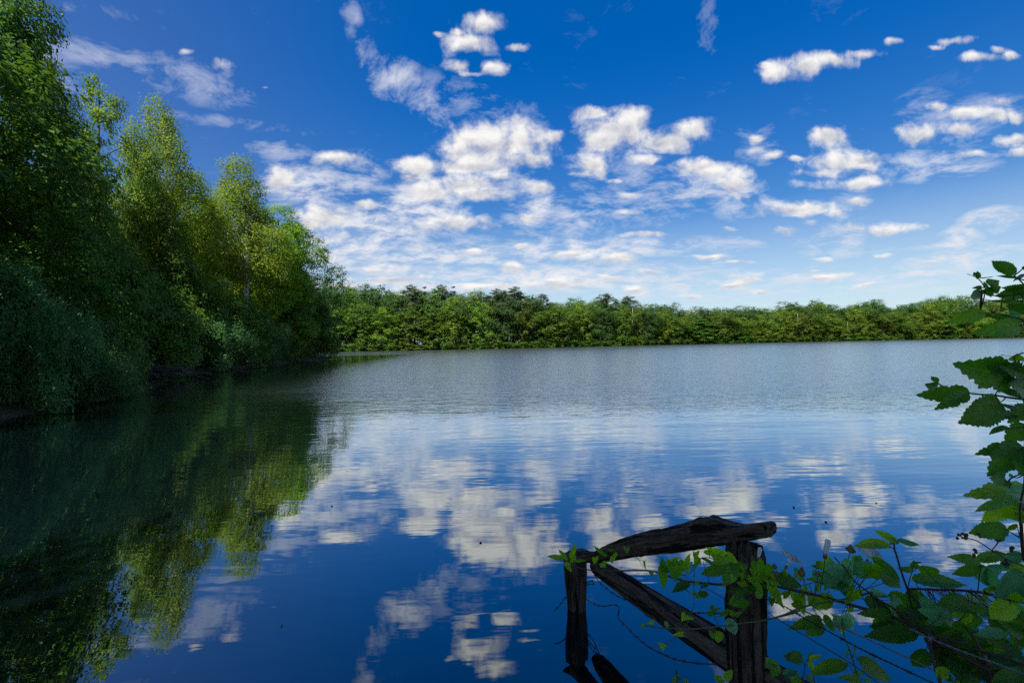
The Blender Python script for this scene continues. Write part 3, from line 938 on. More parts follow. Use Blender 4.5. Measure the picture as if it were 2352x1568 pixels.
# the post standing out in the water
left_top = vp(VIEW5, 305, 552, 3.43)
left_foot = vp(VIEW5, 317, 960, 3.43)
zz = np.linspace(-0.7, left_top[2], 26)
f = (zz - left_foot[2]) / (left_top[2] - left_foot[2])
P = np.stack((left_foot[0] + (left_top[0] - left_foot[0]) * f, np.full(26, left_foot[1]), zz), 1)
rr = np.interp(f, [-3, -.2, 0, .26, .42, .63, .85, 1], [.064, .063, .0625, .069, .073, .077, .077, .071])
V, F = log_mesh(P, rr, k=36, seed=3, slant=.25, rough=.08)
t = tag(empty('fence_post', (0, 0, 0)), 'short dark wooden post standing in open water under the low end of the rail', 'post', None)
link('post_shaft', mesh_from('post_shaft', V, F, M['wood_post'], False), t)
for (x0, y0, x1, y1) in ((380, 780, 450, 770), (378, 768, 438, 748)):
    nb = MB()
    a, b = vp(VIEW5, x0, y0, 3.40), vp(VIEW5, x1, y1, 3.36)
    nb.tube([a, b], [.0035, .003], 6)
    nb.tube([b, b + (b - a) * 0.05], [.008, .008], 8)
    nb.build('nail', M['wire'], t)

# the post nearer the bank
pr_top = vp(VIEW5, 1662, 440, 2.5)
zz = np.linspace(-0.55, pr_top[2], 34)
P = np.stack((np.full(34, pr_top[0]) + 0.004 * np.sin(zz * 7), np.full(34, pr_top[1]), zz), 1)
rr = np.interp(zz, [-.5, .1, .3, .45, .62, pr_top[2] - .04, pr_top[2]], [.079, .078, .0765, .0815, .080, .0775, .068])
V, F = log_mesh(P, rr, 44, seed=8, slant=.38, rough=.08, knots=((20, 3.5, .22), (12, 0.6, .12), (16, 2.6, .1)))
t = tag(empty('fence_post', (0, 0, 0)), 'thick dark wooden post with a pale split top beneath the raised end of the rail', 'post', None)
link('post_shaft', mesh_from('post_shaft', V, F, M['wood_post'], False), t)
b = MB()                                         # the pale patch where the bark has split off
k, n = 12, 8
Vp, Fp = [], []
for i in range(n):
    zt = pr_top[2] - 0.032 - 0.10 * i / (n - 1)
    for j in range(k):
        ph = -math.pi / 2 - 0.75 + 1.55 * j / (k - 1) + 0.07 * math.sin(i * 2.1)
        r_ = 0.0835 + 0.003 * prng.standard_normal() * (0 < j < k - 1) - 0.012 * (j in (0, k - 1) or i in (0, n - 1))
        Vp.append((pr_top[0] + r_ * math.cos(ph), pr_top[1] + r_ * math.sin(ph), zt + 0.012 * math.sin(j * 1.7)))
Fp = [(i * k + j, i * k + j + 1, (i + 1) * k + j + 1, (i + 1) * k + j) for i in range(n - 1) for j in range(k - 1)]
link('split_face', mesh_from('split_face', Vp, Fp, M['wood_cut'], False), t)

# the rail lying across both posts
ST = [(222, 530, 556, .6), (250, 515, 572, .8), (300, 490, 585, .9), (360, 512, 592, .9), (410, 518, 594, 1), (470, 508, 596, 1), (520, 488, 596, 1), (600, 442, 588, 1), (700, 403, 572, 1), (800, 366, 553, 1), (930, 340, 538, 1),
      (1050, 318, 524, 1), (1180, 283, 510, 1), (1270, 256, 497, 1), (1345, 234, 486, 1), (1440, 258, 467, 1), (1560, 291, 447, 1), (1640, 298, 434, 1), (1720, 294, 420, 1), (1800, 277, 405, 1), (1850, 288, 399, .9), (1876, 318, 385, .7), (1884, 344, 366, .4)]
pts = []
for (x, yt, yb, q) in ST:
    d = 1 / np.interp(x, [306, 1662, 1900], [1 / 3.40, 1 / 2.5, 1 / 2.37])   # seen farther at its low end
    pts.append((vp(VIEW5, x, yt, d), vp(VIEW5, x, yb, d), q))
tops = curve_pts([p[0] for p in pts], 90)
bots = curve_pts([p[1] for p in pts], 90)
qs = np.interp(np.linspace(0, 1, 90), np.linspace(0, 1, len(pts)), [p[2] for p in pts])
ax = unit(((tops[-1] + bots[-1]) - (tops[0] + bots[0])) * np.array([1, 1, 0]))
dep = np.array([-ax[1], ax[0], 0])
k = 44
V = []
ridge = 1 + 0.085 * prng.standard_normal(k)
drift = np.zeros(k)
for i in range(90):
    c = (tops[i] + bots[i]) / 2
    hh = (tops[i] - bots[i]) / 2
    drift = 0.85 * drift + 0.03 * prng.standard_normal(k)
    for j in range(k):
        ph = 2 * math.pi * j / k
        e = ridge[j] + drift[j]
        cx_, sx_ = math.copysign(abs(math.cos(ph)) ** .8, math.cos(ph)), math.copysign(abs(math.sin(ph)) ** .8, math.sin(ph))
        V.append(c + hh * sx_ * (1 if abs(sx_) > .97 else e) + dep * (0.062 * qs[i]) * cx_ * e)
F = [(i * k + j, i * k + (j + 1) % k, (i + 1) * k + (j + 1) % k, (i + 1) * k + j) for i in range(89) for j in range(k)]
F += [tuple(range(k - 1, -1, -1)), tuple(89 * k + j for j in range(k))]
V = np.array(V)
cen = V.mean(0)
ang = math.atan2(ax[1], ax[0])
M['wood_rail'] = wood_mat('weathered rail', (0.030, 0.022, 0.017), (0.130, 0.098, 0.074), (0.24, 0.18, 0.14), Vector(unit(V[-1] - V[0])).to_track_quat('Z', 'Y').to_euler())
o = link('fence_rail', mesh_from('fence_rail', V - cen, F, M['wood_rail'], False))
o.location = cen
tag(o, 'weathered peaked wooden rail lying across the two posts', 'rail')

# the brace running down to the bank
A = vp(VIEW5, 470, 628, 3.38)
B = vp(VIEW5, 1560, 1352, 2.61)
tt = np.linspace(-0.03, 1.75, 46)
P = A + (B - A) * tt[:, None]
rr = np.interp(tt, [-.03, 0, .1, .5, 1, 1.5], [.03, .046, .058, .070, .075, .080])
V, F = log_mesh(P, rr, 40, seed=21, rough=.08, knots=((14, 1.0, .15), (24, 3.0, .14)))
dirv = unit(B - A)
M['wood_brace'] = wood_mat('weathered brace', (0.040, 0.030, 0.023), (0.16, 0.125, 0.095), (0.26, 0.21, 0.16), Vector(dirv).to_track_quat('Z', 'Y').to_euler())
cen = V.mean(0)
o = link('brace_log', mesh_from('brace_log', V - cen, F, M['wood_brace'], False))
o.location = cen
tag(o, 'round grey log slanting down from the water post behind the thick post', 'log')


def barbed(ctrl, view, label, r=.0021, step=.085, mat='wire', barbs=True, name='barbed_wire', twist=True):
    pts = curve_pts([vp(view, x, y, d) for (x, y, d) in ctrl], max(40, len(ctrl) * 10))
    L = np.concatenate(([0], np.cumsum(np.linalg.norm(np.diff(pts, axis=0), axis=1))))
    t = tag(empty(name, tuple(pts[0])), label, 'wire')
    inv = np.array(t.location)
    m = int(L[-1] / 0.006) + 2
    s_ = np.linspace(0, L[-1], m)
    c = np.stack([np.interp(s_, L, pts[:, i]) for i in range(3)], 1) - inv
    b = MB()
    if twist:
        T = unit(np.gradient(c, axis=0))
        s1 = unit(np.cross(T, np.array([0.2, 0.9, 0.3])))
        s2 = np.cross(T, s1)
        ph = s_ / 0.035 * 2 * math.pi
        o_ = (s1 * np.cos(ph)[:, None] + s2 * np.sin(ph)[:, None]) * r * .9
        b.tube(c + o_, r * .8, 4)
        b.tube(c - o_, r * .8, 4)
    else:
        b.tube(c[::3], r, 5)
    if barbs:
        bb = b
        for sp in np.arange(step * .5, L[-1], step):
            p = np.array([np.interp(sp, s_, c[:, i]) for i in range(3)])
            for q in range(3):
                v = unit(prng.standard_normal(3)) * (0.013 + .004 * prng.random())
                bb.tube([p - v, p + v], [.0009, .0009], 4)
            bb.tube([p - unit(c[-1] - c[0]) * .005, p + unit(c[-1] - c[0]) * .005], [r * 2.1, r * 2.1], 5)
    b.build('strand', M[mat], t, False)


barbed([(450, 670, 3.40), (470, 720, 3.36), (520, 780, 3.3), (640, 868, 3.15), (780, 920, 3.0), (1000, 985, 2.75), (1200, 1000, 2.55), (1400, 1003, 2.42), (1540, 1006, 2.385), (1700, 1030, 2.38), (1790, 1010, 2.44)], VIEW5, 'upper barbed wire sagging from the water post to the thick post')
barbed([(384, 888, 3.37), (450, 928, 3.3), (520, 950, 3.2), (615, 938, 3.1), (655, 968, 3.05), (648, 1040, 3.0), (720, 1120, 2.95), (800, 1200, 2.85), (900, 1280, 2.75), (1020, 1340, 2.65), (1140, 1383, 2.55), (1300, 1408, 2.45), (1450, 1412, 2.38), (1545, 1392, 2.375)], VIEW5, 'lower barbed wire kinking and sagging close above the water')
barbed([(238, 872, 3.35), (215, 890, 3.34), (180, 940, 3.3), (133, 986, 3.27)], VIEW5, 'loose barbed wire end left of the water post touching the water', step=.05)
barbed([(240, 868, 3.345), (310, 890, 3.335), (384, 872, 3.345)], VIEW5, 'wire wound round the water post', r=.0016, barbs=False, twist=False)
barbed([(1540, 1330, 2.385), (1640, 1378, 2.375), (1790, 1385, 2.385), (1880, 1370, 2.42)], VIEW5, 'wire wound low round the thick post', r=.0018, barbs=False)
barbed([(1790, 1250, 2.42), (1830, 1320, 2.4), (1860, 1380, 2.38)], VIEW5, 'short wire end hanging beside the thick post', step=.05)
barbed([(940, 520, 2.95), (1000, 570, 2.85), (1200, 720, 2.6), (1400, 830, 2.44), (1500, 890, 2.385)], VIEW5, 'thin plain wire running from beneath the rail to the thick post', r=.0016, barbs=False, twist=False)
barbed([(0, 878, 2.42), (100, 915, 2.4), (220, 975, 2.3), (330, 1040, 2.2), (460, 1112, 2.1), (640, 1212, 1.95), (830, 1312, 1.85), (1100, 1440, 1.7), (1400, 1580, 1.6)], VIEW6, 'barbed wire running from the thick post down to the lower right', step=.11)
barbed([(0, 1000, 2.42), (40, 998, 2.4), (100, 1040, 2.3), (230, 1120, 2.2), (400, 1222, 2.1), (700, 1402, 1.95), (950, 1580, 1.85)], VIEW6, 'lower plain wire crossing the bottom edge right of the thick post', r=.0019, barbs=False, twist=False)
barbed([(330, 985, 2.2), (540, 1085, 2.05), (740, 1167, 1.92), (1000, 1285, 1.78), (1240, 1397, 1.66), (1620, 1580, 1.5)], VIEW6, 'pale straight wire shining below the bramble leaves', r=.0026, mat='wire_pale', barbs=False, twist=False)
barbed([(1180, 1130, 1.5), (1340, 1205, 1.42), (1600, 1310, 1.36), (1850, 1400, 1.3), (2150, 1510, 1.22)], VIEW6, 'wire strand crossing in front of the dark bramble leaves', r=.0018, mat='wire_pale', step=.12)

# ------------------------------------------------------------------ leaves close to the camera
SUNNY, MIDG, DARK = .95, .55, .12


def near_leaf_mat(name, dark, mid, light):
    m, N = new_mat(name)
    t = N.n('ShaderNodeAttribute', {'attribute_name': 'tone'}).outputs['Fac']
    uv = N.n('ShaderNodeUVMap').outputs[0]
    sp = N.n('ShaderNodeSeparateXYZ', Vector=uv)
    av = N.m('ABSOLUTE', N.m('MULTIPLY_ADD', sp.outputs[1], 2.0, -1.0))
    ph = N.m('FRACT', N.m('MULTIPLY', N.m('SUBTRACT', sp.outputs[0], N.m('MULTIPLY', av, 0.22)), 7.0))
    vein = N.m('SUBTRACT', 1.0, N.step(N.m('ABSOLUTE', N.m('SUBTRACT', ph, 0.5)), 0.0, 0.13))
    rib = N.m('SUBTRACT', 1.0, N.step(av, 0.02, 0.10))
    v = N.m('MAXIMUM', vein, rib)
    co = N.n('ShaderNodeTexCoord').outputs['Object']
    n1 = N.noise(co, 30.0, 4, 0.6)
    lo = N.mix(N.m('MULTIPLY', t, 2.0, clamp=True), (*dark, 1), (*mid, 1))
    c = N.mix(N.m('MULTIPLY_ADD', t, 2.0, -1.0, clamp=True), lo, (*light, 1))
    hs = N.n('ShaderNodeHueSaturation', Color=c, Saturation=1.0, Value=N.m('MULTIPLY_ADD', n1.outputs[0], 0.9, 0.55))
    c = N.mix(N.m('MULTIPLY', v, 0.30), hs.outputs[0], (mid[0] * 1.8, mid[1] * 1.5, mid[2] * 1.6, 1))
    spots = N.step(N.noise(co, 75.0, 2, 0.5).outputs[0], 0.70, 0.76, 0, 0.55)
    c = N.mix(spots, c, (0.10, 0.06, 0.02, 1))
    p = N.n('ShaderNodeBsdfPrincipled', Base__Color=c, Roughness=0.42)
    p.inputs['Specular IOR Level'].default_value = 0.45
    hgt = N.m('MULTIPLY_ADD', v, -1.0, N.m('MULTIPLY', N.noise(co, 120.0, 2, 0.5).outputs[0], 0.5))
    N.put(p.inputs['Normal'], N.n('ShaderNodeBump', Strength=0.6, Distance=0.003, Height=hgt))
    trc = N.n('ShaderNodeHueSaturation', Color=c, Hue=0.485, Saturation=1.1, Value=1.5)
    tr = N.n('ShaderNodeBsdfTranslucent', Color=trc.outputs[0])
    ms = N.n('ShaderNodeMixShader', _0=0.5, _1=p.outputs[0], _2=tr.outputs[0])
    N.n('ShaderNodeOutputMaterial', Surface=ms.outputs[0])
    return m


M['near_leaf'] = near_leaf_mat('fresh leaf', (0.035, 0.135, 0.022), (0.115, 0.36, 0.028), (0.36, 0.66, 0.035))
M['near_sky_sheen'] = near_leaf_mat('leaf with painted sky sheen', (0.035, 0.14, 0.055), (0.11, 0.36, 0.14), (0.30, 0.62, 0.32))  # blue gloss of the reflected sky painted into the leaf colour


def simple_mat(name, col, rough=0.6, trans=0.0, var=0.4, scale=60.0):
    m, N = new_mat(name)
    co = N.n('ShaderNodeTexCoord').outputs['Object']
    nz = N.noise(co, scale, 4, 0.6)
    c = N.mix(nz.outputs[0], tuple(x * (1 - var) for x in col) + (1,), tuple(min(1, x * (1 + var)) for x in col) + (1,))
    p = N.n('ShaderNodeBsdfPrincipled', Base__Color=c, Roughness=rough)
    if trans:
        tr = N.n('ShaderNodeBsdfTranslucent', Color=c)
        ms = N.n('ShaderNodeMixShader', _0=trans, _1=p.outputs[0], _2=tr.outputs[0])
        N.n('ShaderNodeOutputMaterial', Surface=ms.outputs[0])
    else:
        N.n('ShaderNodeOutputMaterial', Surface=p.outputs[0])
    return m


M['cane_red'] = simple_mat('purple brown cane', (0.055, 0.026, 0.022))
M['cane_green'] = simple_mat('green cane', (0.075, 0.135, 0.030))
M['twig'] = simple_mat('grey brown twig', (0.055, 0.045, 0.034))
M['petal'] = simple_mat('white petal', (0.86, 0.90, 0.90), 0.6, 0.6, 0.04, 30)
M['bract'] = simple_mat('reddish green bract', (0.19, 0.15, 0.04), 0.55, 0.2, 0.5, 90)
M['berry'] = simple_mat('unripe berry', (0.035, 0.040, 0.022), 0.45, 0, 0.5, 150)


def blade(mb, base, tip, wr, kind_, tone, roll=0.0, curl=0.12, fold=0.25):
    """One leaf from stalk to tip; wr is width over length."""
    base, tip = np.asarray(base, float), np.asarray(tip, float)
    A = tip - base
    L = np.linalg.norm(A)
    if L < 1e-4:
        return
    A = A / L
    view = unit((base + tip) / 2 - np.array([0, 0, EYE]))
    N0 = -(view - A * np.dot(view, A))
    if np.linalg.norm(N0) < 0.2:
        N0 = np.array([0, 0, 1.0]) - A * A[2]
    N0 = unit(N0)
    S0 = np.cross(A, N0)
    Nn = N0 * math.cos(roll) + S0 * math.sin(roll)
    S = np.cross(A, Nn)
    teeth = {'serr': 11, 'lobe': 9, 'big': 13}.get(kind_, 0)
    m = 2 * teeth + 3 if teeth else 15
    s = np.linspace(0, 1, m)
    if kind_ == 'bind':
        h = np.interp(s, [0, .04, .15, .3, .5, .75, .92, 1], [.62, .95, 1.0, .88, .66, .34, .10, 0])
        back = np.interp(s, [0, .04, .15, .3, 1], [.22, .17, .06, 0, 0])
    elif kind_ == 'oval':
        h = np.sin(np.pi * np.clip(s, 0, 1) ** .85) ** .8 * (1 - .15 * s)
        back = 0 * s
    elif kind_ == 'narrow':
        h = np.sin(np.pi * s ** .9)
        back = 0 * s
    else:
        h = np.interp(s, [0, .05, .15, .35, .55, .75, .9, 1], [.12, .48, .82, 1, .93, .62, .26, 0])
        back = np.interp(s, [0, .1, .3, 1], [.03, .04, 0, -.0])
    amp = np.zeros(m)
    if teeth:
        amp = np.where(np.arange(m) % 2 == 1, 1.0, -1.0) * {'serr': .055, 'big': .05, 'lobe': .06}[kind_]
    h = h / h.max()
    lob = 1.0
    if kind_ == 'lobe':
        lob = 1 - .24 * np.exp(-((s - .40) / .07) ** 2) - .18 * np.exp(-((s - .70) / .06) ** 2)
    jit = 1 + (0.03 * prng.standard_normal(m) if teeth else 0)
    hw = 0.5 * wr * L
    cr = np.array([-1, -.55, 0, .55, 1.0])
    V = np.empty((m, 5, 3))
    U = np.empty((m, 5, 2))
    wavy = prng.random() * 6.28
    for j, c in enumerate(cr):
        edge = h * lob * jit + (amp * (h > .02) if abs(c) == 1 else 0)
        fwd = (amp * 0.35 if abs(c) == 1 else 0)
        along = s - back * abs(c) + (fwd * .12 if teeth and abs(c) == 1 else 0)
        ripple = 0.05 * np.sin(s * 9 + wavy + c * 2) * abs(c)
        V[:, j] = base + np.outer(along * L, A) + np.outer(edge * c * hw, S) + np.outer((fold * abs(c) * h * hw) - curl * L * (s ** 2 - .35 * s) + ripple * hw, Nn)
        U[:, j, 0] = s
        U[:, j, 1] = c * .5 + .5
    F = [(i * 5 + j, i * 5 + j + 1, (i + 1) * 5 + j + 1, (i + 1) * 5 + j) for i in range(m - 1) for j in range(4)]
    mb.add(V.reshape(-1, 3), F, tone, U.reshape(-1, 2))


class Plant:
    """A climbing or leaning plant: stems, stalks and plain and sky-tinted leaves gathered for one thing."""
    def __init__(s, name, label, cat, stem_mat):
        s.name, s.label, s.cat, s.stem_mat = name, label, cat, stem_mat
        s.stem, s.leaf, s.teal, s.lines = MB(), MB(), MB(), []
        s.extra = []

    def line(s, view, ctrl, r0, r1, n=40, thorns=0):
        pts = curve_pts([vp(view, x, y, d) for (x, y, d) in ctrl], n)
        s.stem.tube(pts, np.linspace(r0, r1, n), 7)
        s.lines.append(pts)
        if thorns:
            for q in range(thorns):
                i = prng.integers(1, n - 1)
                T = unit(pts[i + 1] - pts[i - 1])
                v = unit(np.cross(T, prng.standard_normal(3))) * (r0 + .006)
                s.stem.tube([pts[i], pts[i] + v - T * .002], [.0012, .0002], 4, False)
        return pts

    def leaves(s, view, rows, d0, teal=False, stalk=True):
        for (bx, by, tx, ty, wr, kd, tone) in rows:
            d = d0(bx, by) if callable(d0) else d0
            d += 0.035 * prng.standard_normal()
            b = vp(view, bx, by, d)
            t_ = vp(view, tx, ty, d + 0.03 * prng.standard_normal())
            s.add(b, t_, wr, kd, tone, teal, stalk)

    def add(s, b, t_, wr, kd, tone, teal=False, stalk=True):
        blade(s.teal if teal else s.leaf, b, t_, wr, kd, float(np.clip(.12 + .9 * tone + .06 * prng.standard_normal(), 0.08, 1)), prng.normal(0, .45), .04 + .20 * prng.random(), .10 + .34 * prng.random())
        if stalk and s.lines:
            allp = np.concatenate(s.lines)
            q = allp[np.argmin(np.linalg.norm(allp - b, axis=1))]
            g = np.linalg.norm(q - b)
            if .006 < g < .32:
                mid = (q + b) / 2 + np.array([0, 0, -.06 * g])
                s.stem.tube(curve_pts([q, mid, b + (t_ - b) * .04], 6), np.linspace(.0016, .0010, 6), 5, False)

    def done(s):
        t = tag(empty(s.name, (0, 0, 0)), s.label, s.cat)
        if s.stem.n:
            s.stem.build('stem', M[s.stem_mat], t)
        if s.leaf.n:
            s.leaf.build('foliage', M['near_leaf'], t, True, True)
        if s.teal.n:
            o = s.teal.build('foliage', M['near_sky_sheen'], t, True, True)
        for nm, mb, mat in s.extra:
            mb.build(nm, M[mat], t)
        return t


def flower(pl, view, bx, by, tx, ty, d, size=1.0, open_=1.0):
    """White trumpet: bracts at the base, a funnel and a flared rim."""
    b, t_ = vp(view, bx, by, d), vp(view, tx, ty, d - .015)
    A = t_ - b
    L = np.linalg.norm(A)
    A /= L
    a = unit(np.cross(A, [0.3, 0.8, 0.2]))
    c = np.cross(A, a)
    prof = [(.18, .07), (.35, .10), (.55, .17), (.75, .30), (.9, .5), (1.0, .78), (1.0, .86), (.97, .92)]
    k = 20
    V = []
    for (h, r) in prof:
        for j in range(k):
            ph = 2 * math.pi * j / k
            rr = L * r * open_ * size * (1 + .05 * math.cos(5 * ph) * (h > .8)) if open_ > .5 else L * min(r, .12) * (1 + .2 * math.cos(5 * ph + h * 6))
            V.append(b + A * h * L + (a * math.cos(ph) + c * math.sin(ph)) * rr)
    F = [(i * k + j, i * k + (j + 1) % k, (i + 1) * k + (j + 1) % k, (i + 1) * k + j) for i in range(len(prof) - 1) for j in range(k)]
    mb = MB()
    mb.add(V, F)
    pl.extra.append(('flower', mb, 'petal'))
    bud(pl, b - A * L * .08, b + A * L * .34, L * .105)


def bud(pl, b, t_, r):
    mb = MB()
    b, t_ = np.asarray(b), np.asarray(t_)
    A = t_ - b
    P = [b + A * f for f in (0, .12, .3, .5, .7, .88, 1)]
    mb.tube(P, np.array([.25, .75, 1, .92, .62, .25, .04]) * r, 10, True, .5, .18, prng)
    pl.extra.append(('bud', mb, 'bract'))
    allp = np.concatenate(pl.lines)
    q = allp[np.argmin(np.linalg.norm(allp - b, axis=1))]
    if np.linalg.norm(q - b) < .3:
        pl.stem.tube(curve_pts([q, (q + b) / 2 + np.array([0.004, 0, .004]), b], 6), [.0014] * 6, 5, False)


# ------------------------------------------------------------------ the plants on the fence, drawn leaf by leaf
dA = 2.26


def dB(x, y):
    return float(np.interp(x, [0, 400, 1000, 1716], [2.12, 1.92, 1.62, 1.34]) - max(0, y - 900) * .00012)


def dark_d(x, y):
    return dB(x, y) + .10


# bramble cane lying along the fence
p = Plant('bramble', 'long purple brown bramble cane lying along the fence from the water post to the corner', 'bramble', 'cane_red')
p.line(VIEW5, [(150, 540, 3.30), (200, 575, 3.28), (270, 622, 3.2), (420, 660, 3.05), (560, 668, 2.95), (870, 664, 2.65), (1000, 692, 2.55), (1150, 740, 2.45), (1300, 762, 2.35), (1480, 776, 2.28), (1600, 772, 2.26)], .0030, .0052, 60, 40)
p.line(VIEW6, [(70, 780, 2.26), (250, 822, 2.22), (480, 872, 2.12), (800, 965, 1.98), (1000, 1020, 1.88), (1200, 1100, 1.75), (1450, 1240, 1.6), (1700, 1400, 1.48), (2100, 1590, 1.35)], .0052, .0068, 60, 60)
p.leaves(VIEWA, [(810, 300, 550, 400, .46, 'serr', .18), (860, 305, 1080, 312, .38, 'serr', .22), (420, 490, 235, 578, .45, 'serr', .08), (285, 480, 445, 592, .24, 'serr', .1), (650, 485, 540, 545, .42, 'serr', .1), (520, 600, 640, 612, .55, 'serr', .1),
                 (560, 220, 725, 300, .38, 'serr', .3), (1360, 430, 1655, 520, .55, 'serr', .2), (1150, 535, 850, 600, .32, 'serr', .12), (1310, 503, 1140, 540, .28, 'serr', .25), (1000, 600, 900, 680, .45, 'serr', .08),
                 (1800, 250, 1985, 362, .5, 'serr', .3), (1860, 330, 1730, 292, .42, 'serr', .3), (1840, 862, 1495, 985, .30, 'serr', .15), (1835, 895, 1690, 1052, .8, 'serr', .12), (1890, 830, 1990, 1030, .42, 'serr', .15), (190, 350, 120, 235, .5, 'serr', .2)], dA)
p.leaves(VIEW5, [(210, 570, 80, 545, .3, 'serr', .8), (240, 580, 170, 490, .34, 'serr', .8), (260, 560, 315, 432, .3, 'serr', .85), (270, 600, 300, 530, .7, 'serr', .7), (290, 590, 400, 580, .22, 'serr', .6), (230, 600, 270, 680, .5, 'serr', .8), (215, 610, 270, 622, .6, 'serr', .7)], 3.22)
p.done()

# low green cane
p = Plant('bramble', 'slender green bramble cane reaching left between rail and water, its tip over the slanting log', 'bramble', 'cane_green')
p.line(VIEW5, [(825, 1110, 2.62), (900, 1108, 2.58), (1000, 1122, 2.52), (1150, 1133, 2.42), (1300, 1130, 2.34), (1490, 1106, 2.3), (1620, 1088, 2.28), (1800, 1066, 2.24), (2000, 1020, 2.18), (2110, 985, 2.14)], .0020, .0036, 60, 70)
p.line(VIEW6, [(0, 1064, 2.24), (150, 1028, 2.18), (300, 965, 2.12), (460, 925, 2.08), (620, 902, 2.05), (760, 870, 2.02), (900, 830, 2.0)], .0034, .0042, 40, 40)
p.line(VIEWA, [(740, 945, 2.3), (700, 860, 2.29), (670, 780, 2.28)], .0018, .0012, 12)
p.leaves(VIEW5, [(870, 1100, 820, 1112, .4, 'serr', .7), (890, 1100, 880, 1060, .3, 'serr', .8), (905, 1095, 930, 1065, .3, 'serr', .8), (1040, 1125, 1035, 1060, .3, 'serr', .7)], 2.56)
p.leaves(VIEWA, [(655, 795, 625, 850, .5, 'serr', .3), (670, 780, 705, 832, .6, 'serr', .3), (660, 772, 690, 720, .8, 'serr', .35), (680, 778, 775, 755, .24, 'serr', .4), (700, 1020, 792, 1120, .65, 'serr', .8), (690, 1085, 640, 1000, .5, 'serr', .45),
                 (830, 800, 745, 850, .5, 'serr', .5), (850, 790, 935, 845, .65, 'serr', .6), (860, 800, 800, 770, .5, 'serr', .45)], 2.26)
p.leaves(VIEWA, [(850, 870, 922, 1060, .52, 'serr', .7)], 2.24, True)
p.done()

# bindweed climbing over everything
p = Plant('bindweed', 'bright bindweed with arrow shaped leaves and white trumpet flowers twining over the fence', 'vine', 'cane_green')
p.line(VIEWA, [(480, 300, 2.24), (475, 480, 2.24), (470, 600, 2.25), (475, 720, 2.26), (440, 820, 2.3), (360, 960, 2.36), (240, 1080, 2.45), (130, 1150, 2.5), (0, 1185, 2.55)], .0012, .0009, 40)
p.line(VIEWA, [(0, 350, 2.3), (200, 400, 2.28), (380, 400, 2.26), (480, 330, 2.24), (560, 220, 2.22), (700, 230, 2.2), (850, 300, 2.2), (1000, 380, 2.2), (1200, 430, 2.19), (1400, 470, 2.18), (1600, 520, 2.17), (1800, 480, 2.14), (2000, 540, 2.1), (2160, 620, 2.06)], .0016, .0018, 60)
p.line(VIEWA, [(500, 1090, 2.3), (560, 1140, 2.3), (640, 1130, 2.3), (720, 1080, 2.3), (800, 1010, 2.3)], .0011, .0009, 20)
p.line(VIEW5, [(450, 520, 3.2), (460, 600, 3.2), (520, 560, 3.15), (640, 530, 3.05), (720, 505, 3.0), (800, 560, 2.9), (850, 640, 2.8)], .0012, .0012, 30)
p.leaves(VIEW5, [(460, 560, 460, 620, .9, 'bind', .8), (520, 600, 545, 640, .9, 'bind', .85), (600, 545, 605, 612, .9, 'bind', .95), (715, 480, 718, 525, 1.0, 'bind', .95), (820, 500, 815, 575, .5, 'bind', .8), (860, 590, 865, 660, .5, 'bind', .8)], 3.0)
p.leaves(VIEW5, [(560, 545, 440, 470, .32, 'serr', .55), (660, 520, 550, 490, .24, 'serr', .5), (690, 555, 590, 525, .22, 'serr', .5)], 3.1)
p.leaves(VIEWA, [(140, 345, 148, 592, .40, 'bind', .45), (235, 262, 280, 492, .55, 'bind', .45), (295, 270, 330, 455, .62, 'bind', .5), (385, 345, 425, 160, .62, 'bind', .72), (400, 300, 470, 260, .5, 'bind', .7), (225, 255, 335, 208, .55, 'bind', .95), (500, 280, 480, 150, .55, 'bind', .95),
                 (480, 190, 540, 135, .7, 'bind', .95), (820, 175, 600, 108, .42, 'lobe', .98), (700, 235, 905, 262, .62, 'bind', .82), (835, 195, 955, 272, .62, 'bind', .98), (720, 150, 780, 250, .8, 'bind', .95), (640, 130, 680, 210, .8, 'bind', .98), (880, 340, 788, 535, .85, 'bind', .5),
                 (950, 330, 1010, 455, .9, 'bind', .98), (900, 420, 880, 490, .9, 'bind', .98), (1050, 410, 1070, 480, .8, 'bind', .9), (1150, 260, 1215, 420, .75, 'bind', .62), (1230, 300, 1290, 470, .85, 'bind', .6), (1140, 350, 1215, 515, .85, 'bind', .6), (1270, 410, 1400, 560, .55, 'bind', .72), (1340, 540, 1440, 778, .62, 'bind', .68),
                 (1440, 622, 1545, 570, .55, 'bind', .65), (1140, 572, 1252, 612, .65, 'bind', .8), (1010, 650, 828, 722, .7, 'bind', .38), (1000, 690, 1015, 800, .8, 'bind', .3), (945, 830, 1000, 790, .5, 'bind', .5),
                 (470, 592, 572, 692, .42, 'bind', .55), (500, 470, 535, 512, .9, 'bind', .6), (15, 370, 30, 424, .9, 'bind', .6), (130, 280, 90, 330, .8, 'bind', .9), (385, 830, 338, 902, .95, 'bind', .92), (438, 852, 395, 890, .9, 'bind', .92), (345, 1040, 228, 1050, .40, 'bind', .98), (150, 1180, 92, 1135, .45, 'bind', 1),
                 (2040, 470, 1690, 440, .5, 'bind', .55), (1450, 340, 1480, 420, .9, 'bind', .7), (1600, 620, 1660, 855, .65, 'bind', .72), (1765, 612, 1705, 745, .6, 'bind', .6), (1830, 640, 1915, 792, .6, 'bind', .65), (1320, 650, 1310, 745, .7, 'bind', .5), (1700, 560, 1560, 640, .5, 'bind', .6), (1560, 690, 1700, 760, .6, 'bind', .7),
                 (1800, 560, 1850, 460, .4, 'bind', .55), (980, 470, 1080, 560, .5, 'bind', .7), (1180, 480, 1060, 440, .6, 'bind', .6)], 2.2)
